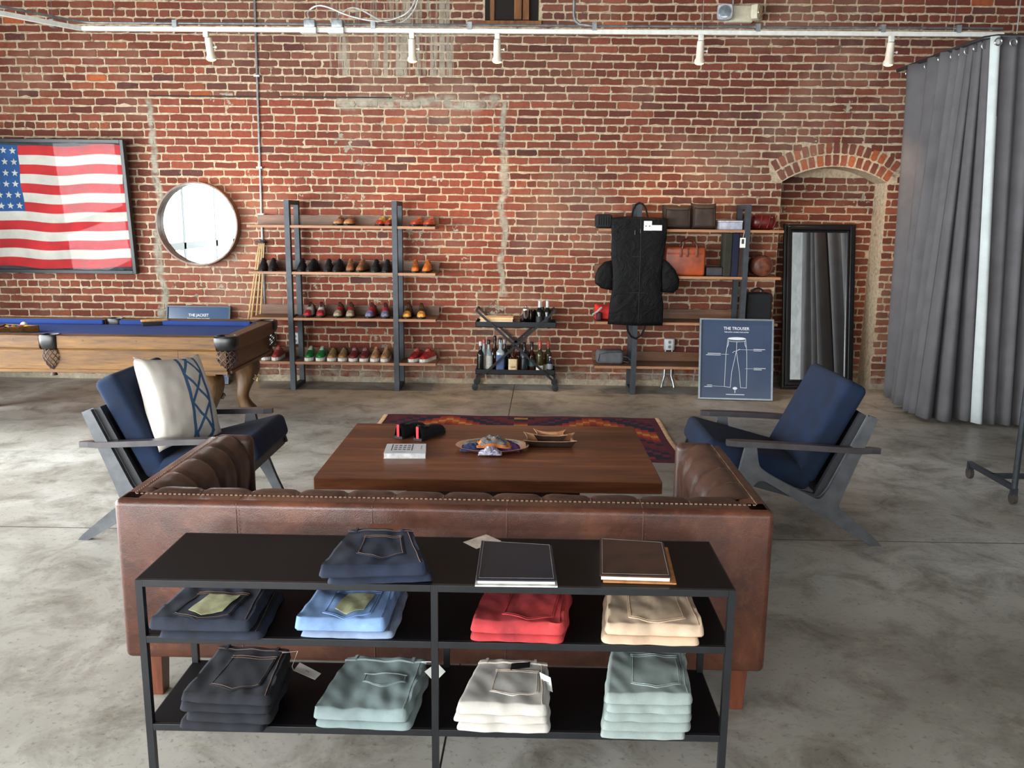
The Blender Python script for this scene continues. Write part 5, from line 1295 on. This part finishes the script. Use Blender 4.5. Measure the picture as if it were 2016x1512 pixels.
m.build('box_body', P((156, 160, 176), .25, 0, .12, 20), T); MB().rbox(xa-.002, xb+.002, 8.338, 8.502, LV[0]+.0705, LV[0]+.085, .003).build('box_lid', P((176, 180, 194), .25), T)
def barrel(name, label, px, z, y0, r, L, m_, strap, cat='bag'):
    T, _, xa, xb = rb(name, label, cat, px, z, y0, y0+.2, .2, m_); x = (xa+xb)/2; r = (xb-xa)/2 if r is None else r
    m = MB(); m.lathe((x, y0+L/2, z+r+.001), [(r*.2, -L/2-.004), (r*.88, -L/2), (r, -L/2+.015), (r*1.0, L/2-.015), (r*.88, L/2)], 28, 'y'); m.build('bag_body', m_, T, autos=60)
    m = MB(); m.tube([(x+r*.90*math.cos(a), y0-.003, z+r+r*.90*math.sin(a)) for a in [2*PI*k/28 for k in range(28)]], .006, 6, closed=True); m.build('end_piping', strap, T)
    return T, x, r
olx = P((86, 22, 18), .3, 0, .25, 16, .1, 100); brl = P((92, 48, 30), .5, 0, .4, 24, .3, 60)
T, m, xa, xb = rb('leather_pouch', 'glossy oxblood leather bag at the right end of the top bag shelf', 'bag', (1479, 1531), LV[0], 8.36, 8.56, .145, olx, .06)
m.build('bag_body', olx, T, autos=180)
for k, x in enumerate((xa+.075, xa+.15, xa+.21)): MB().tube([(x, 8.357, LV[0]+.02), (x+.015, 8.350, LV[0]+.075), (x+.03, 8.37, LV[0]+.138)], .006, 6).build('strap', P((110, 40, 34), .25), T)
# briefcase
cog = P((150, 66, 30), .30, 0, .18, 9, .12, 120)
T, m, xa, xb = rb('leather_briefcase', 'cognac brown leather briefcase with rolled handles on the second shelf', 'briefcase', (1309, 1389), LV[1], 8.36, 8.50, .275, cog, .022)
m.build('bag_body', cog, T)
for y in (8.352, 8.508): MB().tube([(xa+.16+.07*(1-math.cos(a)), y, LV[1]+.26+.085*math.sin(a)) for a in [PI*k/12 for k in range(13)]], .008, 8).build('handle', P((88, 38, 22), .35), T)
m = MB(); m.rbox(xa+.02, xb-.02, 8.3575, 8.361, LV[1]+.205, LV[1]+.258, .0015); m.build('top_flap', cog, T)
for x in (xa+.15, xa+.21, xa+.30): MB().rbox(x-.012, x+.012, 8.348, 8.3575, LV[1]+.18, LV[1]+.262, .003).build('strap', P((110, 48, 24), .35), T)
T, m, xa, xb = rb('small_box', 'small dark and grey box on the second shelf right of the briefcase', 'box', (1390, 1423), LV[1], 8.40, 8.55, .085, None, .012); m.build('box_body', P((54, 52, 56), .5, 0, .3, 10), T)
for i, (c, a, b, nm) in enumerate((((52, 50, 38), 1427, 1440, 'olive'), ((28, 34, 62), 1440, 1454, 'navy blue'), ((74, 42, 30), 1454, 1465, 'brown'))):
    T, m, xa, xb = rb('upright_case', '%s upright cloth case between the second and top bag shelves' % nm, 'case', (a, b), LV[1], 8.36+.006*i, 8.56, .408, None, .008, 'upright cases on the bag shelf'); m.build('case_body', cloth(c, .15, 10, 500), T)
    m = MB(); m.box(xa+.003, xb-.003, 8.353+.006*i, 8.3595+.006*i, LV[1]+.03, LV[1]+.39); m.build('spine', cloth(tuple(x*.85 for x in c), .15, 10, 500), T)
barrel('barrel_bag', 'round brown leather bag at the right end of the second shelf', (1481, 1523), LV[1], 8.36, None, .18, brl, P((70, 34, 22), .5))
# price tag on the post
p = PY(1462, 478, 8.29); T = thing('hang_tag', 'white and black hang tag on the right post of the bag shelves', 'tag', tuple(p)); x_, z_ = p.x, p.z
MB().box(x_-.026, x_+.026, 8.284, 8.288, z_-.046, z_+.046).build('tag_card', paper, T); MB().box(x_-.011, x_+.011, 8.282, 8.284, z_-.010, z_+.034).build('tag_window', P((50, 50, 54), .5), T)
MB().tube([(x_, 8.286, z_+.046), (x_+.01, 8.292, z_+.10)], .0015, 5).build('tag_string', paper, T)
# third shelf
rdc = cloth((196, 40, 34), .15, 10, 400, .3, .8)
T, xa, xb = puffy('gym_bag', 'bright red nylon bag at the left end of the third bag shelf', 'bag', (1172, 1212), LV[2], 8.40, .2, .145, rdc, .02, piping=False)
MB().tube([(xa-.03, 8.36, LV[2]+.06), (xa+.02, 8.38, LV[2]+.09), (xa+.06, 8.39, LV[2]+.13)], .010, 6).build('strap', P((170, 166, 160), .7), T); m = MB(); m.rbox(xa+.01, xa+.065, 8.37, 8.44, LV[2]+.001, LV[2]+.085, .02); m.build('side_pocket', P((62, 20, 28), .7), T)
T, m, xa, xb = rb('tote_bag', 'tall black tote bag at the right end of the third bag shelf', 'bag', (1470, 1520), LV[2], 8.36, 8.56, .285, None, .02); m.build('bag_body', bk_c, T)
MB().tube([(xa+.05+.06*(1-math.cos(a)), 8.42, LV[2]+.275+.055*math.sin(a)) for a in [PI*k/12 for k in range(13)]], .009, 8).build('handle', bk_c, T)
gryc = cloth((92, 94, 98), .15, 10, 500, .3, .85)
T, m, xa, xb = rb('toiletry_bag', 'grey toiletry bag with a wrist strap on the bottom bag shelf', 'bag', (1174, 1229), LV[3], 8.40, 8.56, .135, None, .038); m.build('bag_body', gryc, T)
MB().tube([(xa+.015, 8.398, LV[3]+.03), (xa+.03, 8.396, LV[3]+.10), (xa+.10, 8.398, LV[3]+.12), (xb-.02, 8.398, LV[3]+.125)], .004, 5).build('zipper', P((50, 50, 54), .5), T)
MB().tube([(xb-.01, 8.42, LV[3]+.08), (xb+.04, 8.40, LV[3]+.07), (xb+.075, 8.39, LV[3]+.035), (xb+.04, 8.39, LV[3]+.022), (xb-.01, 8.42, LV[3]+.03)], .006, 6).build('wrist_strap', P((46, 44, 44), .7), T)
# garment bag hanging on the left post
gy = 8.285
def g(px, py, y=gy): return PY(px, py, y)
T = thing('garment_bag', 'black unfolded garment bag hanging on the left post of the bag shelves', 'garment bag', tuple(g(1255, 530)))
t = NT('nylon'); a_ = t.noise(7, 4, .6, dist=1.2); t.fin(t.ramp(a_, [(.3, (7, 7, 9)), (.7, (13, 13, 15))]), .6, 0, .18); t.bump(a_, .6, .03); gb = t.mat
out = [(1203, 429), (1230, 426), (1258, 427), (1290, 428), (1314, 430), (1312, 470), (1306, 505), (1302, 535), (1300, 560), (1306, 600), (1304, 641), (1250, 641), (1196, 638), (1200, 600), (1206, 565), (1206, 535), (1203, 505), (1204, 470)]
cen = Vector((0, 0, 0))
ow = [g(a, b) for a, b in out]; cen = sum(ow, Vector())/len(ow)
m = MB(); K = len(ow); rings = [(1.0, 0, .010), (1.0, 0, .004), (.985, -.012, 0), (.93, -.018, 0), (.6, -.024, 0), (.3, -.026, 0)]
vs = []; 
for s_, dy, back in rings:
    for p in ow:
        q_ = cen+(p-cen)*s_; wz = .006*noise.noise(q_*9); vs.append((q_.x, gy-.012+dy+back+(wz if s_ < 1 else 0), q_.z))
vs.append((cen.x, gy-.038, cen.z)); fs = [(i*K+k, i*K+(k+1) % K, (i+1)*K+(k+1) % K, (i+1)*K+k) for i in range(len(rings)-1) for k in range(K)]+[((len(rings)-1)*K+k, (len(rings)-1)*K+(k+1) % K, len(rings)*K) for k in range(K)]+[tuple(range(K))[::-1]]
m.add(vs, fs, True); m.build('bag_body', gb, T, autos=60)
def wing(pts, nm='side_gusset'):
    w_ = [g(a, b, gy-.002) for a, b in pts]; c = sum(w_, Vector())/len(w_); n = len(w_); vs = []
    for s_, dy in ((1, .02), (1.0, 0), (.9, -.010), (.5, -.014)):
        for p in w_: q_ = c+(p-c)*s_; vs.append((q_.x, gy+.004+dy, q_.z))
    mb = MB(); mb.add(vs, [(i*n+k, i*n+(k+1) % n, (i+1)*n+(k+1) % n, (i+1)*n+k) for i in range(3) for k in range(n)]+[tuple(3*n+k for k in range(n)), tuple(range(n))[::-1]], True); mb.build(nm, gb, T, autos=60)
wing([(1206, 512), (1190, 516), (1178, 528), (1171, 545), (1172, 558), (1184, 568), (1206, 572)])
wing([(1302, 508), (1316, 516), (1330, 532), (1338, 550), (1336, 568), (1326, 577), (1302, 575)])
m = MB(); m.tube([g(1262, 430, gy-.034), g(1262, 470, gy-.040), g(1260, 530, gy-.042), g(1258, 600, gy-.036), g(1256, 636, gy-.028)], .004, 6); m.build('zipper', P((8, 8, 9), .5), T)
for yy in (506, 577): MB().tube([g(1206, yy+4, gy-.020), g(1225, yy, gy-.030), g(1255, yy-1, gy-.038), g(1285, yy, gy-.030), g(1301, yy+3, gy-.020)], .004, 6).build('fold_seam', P((6, 6, 7), .6), T)
for a, b in ((1250, 458), (1261, 455)): p = g(a, b, gy-.043); MB().box(p.x-.003, p.x+.003, p.y-.004, p.y+.003, p.z-.02, p.z+.02).build('zip_pull', P((90, 84, 74), .4, .6), T)
def loopt(pts, nm): MB().tube([g(a, b, gy-.008 if k not in (0,) else gy-.008) for k, (a, b) in enumerate(pts)], .009, 8).build(nm, gb, T)
loopt([(1243, 430), (1246, 415), (1252, 403), (1259, 399), (1266, 402), (1272, 412), (1275, 430)], 'top_handle')
loopt([(1234, 638), (1236, 652), (1243, 663), (1252, 667), (1262, 660), (1268, 648), (1270, 638)], 'bottom_handle')
p0, p1 = g(1268, 435, gy-.040), g(1283, 454, gy-.040); p2, p3 = g(1268, 443, gy-.041), g(1303, 454, gy-.041)
m = MB(); m.box(p0.x, p1.x, p0.y, p0.y+.0015, p1.z, p0.z); m.box(p2.x, p3.x, p2.y, p2.y+.0015, p3.z, p2.z); o = m.build('paper_tags', paper, T)
for a in (1272, 1279): p = g(a, 445, gy-.043); MB().box(p.x-.006, p.x+.005, p.y, p.y+.001, p.z-.005, p.z+.004).build('printed_mark', P((40, 40, 44), .6), T)

# ============================================================ FLOOR MIRROR IN THE NICHE
T = thing('floor_mirror', 'tall black-framed floor mirror leaning inside the arched brick niche', 'mirror', (2.95, 8.74, 0))
Wm, Hm = .735, 1.66; Mm = Matrix.Translation((2.955, 8.715, .012)) @ Matrix.Rotation(R(3.5), 4, 'Z') @ Matrix.Rotation(PI/2-R(8.5), 4, 'X')
fbm = P((20, 19, 20), .35, 0, .2, 30, .05, 100)
for nm, (a0, a1, h_) in (('outer_frame', (0, .028, .030)), ('middle_frame', (.028, .062, .048)), ('inner_frame', (.062, .085, .026))):
    m = MB(); m.T = Mm; X0, X1, Y0, Y1 = -Wm/2, Wm/2, 0, Hm
    m.box(X0+a0, X0+a1, Y0+a0, Y1-a0, -.01, h_); m.box(X1-a1, X1-a0, Y0+a0, Y1-a0, -.01, h_); m.box(X0+a1, X1-a1, Y0+a0, Y0+a1, -.01, h_); m.box(X0+a1, X1-a1, Y1-a1, Y1-a0, -.01, h_)
    m.build(nm, fbm, T, bevel=.005)
m = MB(); m.T = Mm; m.box(-Wm/2+.08, Wm/2-.08, .08, Hm-.08, .002, .010); m.build('mirror_glass', mirror_m, T)
m = MB(); m.T = Mm; m.box(-Wm/2+.01, Wm/2-.01, .01, Hm-.01, -.014, -.010); m.build('backing', dkw, T)

# ============================================================ CURTAINS
CZ = 3.12; gcur = cloth((98, 96, 99), .07, 5, 700, .3, .95, 0); white_l = cloth((206, 214, 214), .04, 5, 700, .3, .95, 0)
tp = [PZ(a, b, CZ) for a, b in ((1778, 132), (1862, 98), (1950, 68))]; tp[1] = (tp[0]+tp[2])/2+Vector((-.01, 0, 0)); 
bp__ = [PZ(1753, 776, 0), PZ(1772, 798, 0), PZ(1803, 826, 0), PZ(1925, 838, 0)]
def lerp_path(pts, u):
    L_ = [(pts[i+1]-pts[i]).length for i in range(len(pts)-1)]; S_ = sum(L_); d = u*S_
    for i, l in enumerate(L_):
        if d <= l or i == len(L_)-1: return pts[i].lerp(pts[i+1], d/l)
        d -= l
def curtain(label, P_, Q_, folds, amp, u0=0, u1=1, mats=None, matf=None, hem=.03, seed=0):
    """P_: points along the rod, Q_: points along the hem"""
    T = thing('curtain', label, 'curtain', tuple(lerp_path(Q_, .5)), 'grey floor length curtains on the rod'); m = MB(); nu = max(40, folds*12)
    def fn(u, v):     # v 0 bottom, 1 top
        uu = u0+(u1-u0)*u; a = lerp_path(P_, uu); b = lerp_path(Q_, uu); p = b.lerp(a, v); e = .01
        d = (lerp_path(Q_, min(1, uu+e))-lerp_path(Q_, max(0, uu-e))).normalized(); n_ = Vector((-d.y, d.x, 0))
        ph = u*folds*2*PI+seed+.5*math.sin(u*7+seed)+.25*math.sin(v*2.5+u*9)
        am = amp*(.65+.5*(1-v))*(1+.45*math.sin(u*folds*1.3+seed))
        off = am*math.sin(ph)+am*.25*math.sin(2*ph+1)+.006*noise.noise(Vector((u*20, v*3, seed)))
        return Vector((p.x, p.y, 0))+n_*off+d*am*.35*math.cos(ph)+Vector((0, 0, hem+(CZ-.02-hem)*v+.01*math.sin(u*13+seed)*(1-v)))
    m.slab(fn, nu, 26, lambda u, v: Vector((.002, .004, 0)), matf and (lambda i, j: matf(i/nu, j/26))); m.build('curtain_panel', mats or gcur, T, autos=180)
    for k in range(folds):
        p = fn((k+.25)/folds, .985); g_ = MB(); g_.T = Matrix.Translation(p+Vector((-.004, -.006, 0))) @ Matrix.Rotation(PI/2, 4, 'X')
        g_.tube([(.026*math.cos(a), .026*math.sin(a), 0) for a in [2*PI*q/16 for q in range(16)]], .006, 6, closed=True); g_.build('grommet', zinc if k % 2 else chrome, T)
    return T
Qc = bp__[2]; Pc = tp[2]
curtain('grey curtain with broad flat folds nearest the brick wall', [tp[0], tp[1]], [bp__[0], bp__[1]], 2, .045, seed=1)
curtain('grey curtain with tight folds between the flat panel and the white lining', [tp[1]+Vector((.0, -.07, 0)), tp[2]+Vector((.04, .03, 0))], [bp__[1]+Vector((0, -.07, 0)), bp__[2], bp__[3]+Vector((.03, .05, 0))], 6, .060, seed=2)
ex_t = Vector((5.6, tp[2].y-.05, CZ)); ex_b = Vector((5.6, bp__[3].y-.05, 0))
curtain('grey curtain turned back to show a strip of white lining', [tp[2]+Vector((.0, -.03, 0)), ex_t], [bp__[3]+Vector((-.05, -.02, 0)), ex_b], 16, .045, seed=3, mats=[gcur, white_l], matf=lambda u, v: 1 if u < .038-.022*v else 0)
T = thing('curtain_rod', 'dark curtain rod running from the brick wall above the grey curtains', 'curtain rod', (tp[2].x, tp[2].y, CZ))
up2 = Vector((0, 0, -.012))
MB().tube([tp[0]+Vector((0, .12, 0))+up2, tp[1]+up2, tp[2]+Vector((-.01, .08, 0))+up2, tp[2]+Vector((.06, .0, 0))+up2, ex_t+up2], .016, 10).build('rod', P((70, 72, 74), .4, .7), T)
for x in (3.75, 5.0): MB().tube([(x, tp[2].y-.0, CZ), (x, tp[2].y, 5.195)], .005, 6).build('hanger_rod', zinc, T)

# ============================================================ GARMENT RACK
c = PZ(1993, 992, 0); T = thing('garment_rack', 'dark metal garment rack post on a caster at the right edge of the room', 'clothing rack', (c.x, c.y, 0))
rkm = P((56, 62, 68), .45, .4)
for x in (c.x, c.x+1.15):
    MB().tube([(x, c.y, .10), (x, c.y, 1.75)], .018, 10).build('upright', rkm, T)
    MB().bar((x, c.y-.01, .10), (x, c.y+.55, .10), .03, .03).build('base_bar', rkm, T)
    for y in (c.y, c.y+.53):
        m = MB(); m.lathe((x, y, .037), [(.02, -.014), (.036, -.012), (.036, .012), (.02, .014)], 18, 'x'); o = m.build('caster', P((72, 66, 62), .6, .2), T); MB().box(x-.018, x+.018, y-.014, y+.014, .055, .10).build('caster_fork', rkm, o)
MB().tube([(c.x, c.y, 1.75), (c.x+1.15, c.y, 1.75)], .016, 10).build('hanging_rail', rkm, T)
MB().bar((c.x, c.y+.26, .10), (c.x+1.15, c.y+.26, .10), .03, .03).build('base_bar', rkm, T)

# ============================================================ ON THE COFFEE TABLE
z0 = tz+.0006
q = [PZ(a, b, tz+.028) for a, b in ((755, 893), (838, 893), (839, 874), (762, 874))]; c = sum(q, Vector())/4
T = thing('book', 'white paperback book with small pictures on its cover on the coffee table', 'book', (c.x, c.y, z0))
def slb(a, b, zt, th, m_, name, par, s_=1.0): m = MB(); m.slab(lambda u, v: (lambda p: Vector((c.x+(p.x-c.x)*s_, c.y+(p.y-c.y)*s_, zt)))((q[0]*(1-u)+q[1]*u)*(1-v)+(q[3]*(1-u)+q[2]*u)*v), 1, 1, th); return m.build(name, m_, par)
slb(0, 0, z0+.0020, .0018, paper, 'back_cover', T); slb(0, 0, z0+.0265, .0242, P((226, 226, 224), .8), 'pages', T, .985); fc = slb(0, 0, z0+.0285, .0018, P((222, 226, 232), .35, 0, .02), 'front_cover', T)
fr_ = MB(); ux = (q[1]-q[0]); vy = (q[3]-q[0])
def cvp(u, v, dz=.0286): p = q[0]+ux*u+vy*v; return Vector((p.x, p.y, z0+dz+.0004))
pc = MB()
for i in range(4):
    for j in range(3 if i < 3 else 3):
        u, v = .22+i*.105, .34+j*.20; pc.add([cvp(u, v), cvp(u+.07, v), cvp(u+.07, v+.12), cvp(u, v+.12)], [(0, 1, 2, 3)])
pc.build('cover_picture', P((110, 116, 130), .5, 0, .4, 120), fc, kind='stuff')
pc = MB()
for u in (.15, .64): pc.add([cvp(u, .28), cvp(u+.022, .28), cvp(u+.022, .95), cvp(u, .95)], [(0, 1, 2, 3)])
pc.build('cover_band', P((44, 66, 62), .5), fc)
pc = MB()
for i in range(14): u = .2+i*.022; pc.add([cvp(u, .12), cvp(u+.014, .12), cvp(u+.014, .16), cvp(u, .16)], [(0, 1, 2, 3)])
for i in range(6): v = .45+i*.06; pc.add([cvp(.86, v), cvp(.88, v), cvp(.88, v+.04), cvp(.86, v+.04)], [(0, 1, 2, 3)])
pc.build('cover_writing', P((120, 124, 130), .6), fc, kind='stuff')
# oval tray with scarves
c = PZ(969, 881, tz+.01); T = thing('serving_tray', 'oval silver tray holding folded patterned cloths on the coffee table', 'tray', (c.x, c.y, z0))
m = MB(); m.lathe((c.x, c.y, z0), [(.10, .0), (.155, .002), (.185, .016), (.198, .022), (.200, .026), (.194, .027), (.178, .020), (.152, .007), (.02, .005)], 48, sx=1, sy=.72); m.build('tray_body', P((222, 220, 216), .24, 1, .03, 6), T, autos=60)
def scarf(label, px, py, w_, d_, h_, m_, seed, z, brd=None):
    cc = PZ(px, py, tz+.02+z); mb = MB()
    def fn(u, v):
        a, b = 2*u-1, 2*v-1; rr_ = min(1, (abs(a)**2.6+abs(b)**2.6)**(1/2.6)); n_ = noise.noise(Vector((a*2.2+seed, b*2.2, seed)))
        x = cc.x+a*w_*(1+.15*n_); y = cc.y+b*d_*(1+.15*n_); hh_ = h_*(1-rr_**2.2)*(1+.5*n_)+.008*abs(math.sin(a*7+b*3+seed))*(1-rr_)+.006
        return Vector((x, y, z0+.0085+z+hh_))
    mb.slab(fn, 26, 20, lambda u, v: Vector((0, 0, -max(.003, (fn(u, v).z-(z0+.0085+z))*.9))), (lambda i, j: 1 if i in (0, 1, 2, 23, 24, 25) or j in (0, 1, 18, 19) else 0) if brd else None); o = mb.build('bandana', [m_, brd] if brd else m_, None, autos=180)
    return tag(o, label, 'bandana', 'cloths on the silver tray')
def paisley(c1, c2, c3, sc=60, ringy=False):
    t = NT('paisley'); a = t.noise(sc, 2, .5, None, 2.5); k = t.gray(t.math('ABSOLUTE', t.math('SUBTRACT', a, .5)), 0, .05, 1, 0); b = t.noise(sc*.4, 1, .5, None, 3)
    t.fin(t.mix(t.gray(b, .55, .6, 0, .9), t.mix(k, c1, c2), c3), .9); return t.mat
scarf('dark blue bandana on the left of the silver tray', 932, 880, .065, .060, .020, paisley((26, 38, 78), (70, 90, 150), (20, 26, 50)), 3, 0)
scarf('purple and red bandana on the right of the silver tray', 1001, 880, .060, .062, .030, paisley((84, 40, 96), (150, 90, 150), (50, 50, 110)), 8, 0)
scarf('white and violet bandana at the front of the silver tray', 965, 889, .060, .040, .024, paisley((206, 204, 214), (150, 140, 180), (110, 90, 150)), 12, 0)
scarf('large grey swirl bandana with orange border on top of the cloths', 973, 873, .092, .062, .040, paisley((84, 82, 88), (176, 170, 164), (120, 96, 84), 45), 15, .022, P((190, 112, 58), .85))
# leather valet trays
def valet(label, px, py, wx, wy, hgt, seed, zz=0, rz=0, inner=(176, 126, 90)):
    cc = PZ(px, py, tz+.01); T = thing('valet_tray', label, 'tray', (cc.x, cc.y, z0+zz), 'leather valet trays on the coffee table'); n = 8
    def wall(u, w0, hh_, out_):
        s_ = u*4; i = int(s_) % 4; f = s_-int(s_); cs = [(-1, -1), (1, -1), (1, 1), (-1, 1)]; a = cs[i]; b = cs[(i+1) % 4]
        x = a[0]+(b[0]-a[0])*f; y = a[1]+(b[1]-a[1])*f; cf = (2*abs(f-.5))**4
        return (x*(wx+out_*(.35+.9*cf)), y*(wy+out_*(.35+.9*cf)), hh_*(1-.28*(1-cf)))
    def pt(u, v): x, y, z = wall(u, 0, hgt*v, .022*v); return Vector((cc.x+x*math.cos(rz)-y*math.sin(rz), cc.y+x*math.sin(rz)+y*math.cos(rz), z0+zz+.003+z))
    m = MB(); vs = []; N = 40
    for v in (0, .5, 1):
        for k in range(N): vs.append(pt(k/N, v))
    for v in (1, .5, .06):
        for k in range(N):
            p = pt(k/N, v); d = Vector((cc.x-p.x, cc.y-p.y, 0)).normalized()*.004; vs.append(p+d)
    fs = [(i*N+k, i*N+(k+1) % N, (i+1)*N+(k+1) % N, (i+1)*N+k) for i in range(5) for k in range(N)]
    m.add(vs, fs, True); m.add([Vector((cc.x+a*wx*.99, cc.y+b*wy*.99, z0+zz+.003)) for a, b in ((-1, -1), (1, -1), (1, 1), (-1, 1))], [(0, 1, 2, 3)])
    mats_ = [P((50, 34, 28), .5, 0, .2), P(inner, .6, 0, .1)]
    o = m.build('tray_body', mats_, T, autos=50)
    for p in o.data.polygons:
        if p.index >= 3*N or p.index >= 5*N: p.material_index = 1 if p.index >= 3*N else 0
    m = MB(); m.tube([pt(k/N, 1)+Vector((0, 0, .001)) for k in range(N)], .0022, 5, closed=True); m.build('rim_edge', P((176, 132, 96), .6), T)
    return T
valet('larger brown leather valet tray with tan rim on the coffee table', 1082, 871, .118, .066, .040, 1)
valet('smaller leather valet tray nested inside the larger one', 1083, 866, .066, .036, .046, 2, .006, inner=(190, 134, 98))
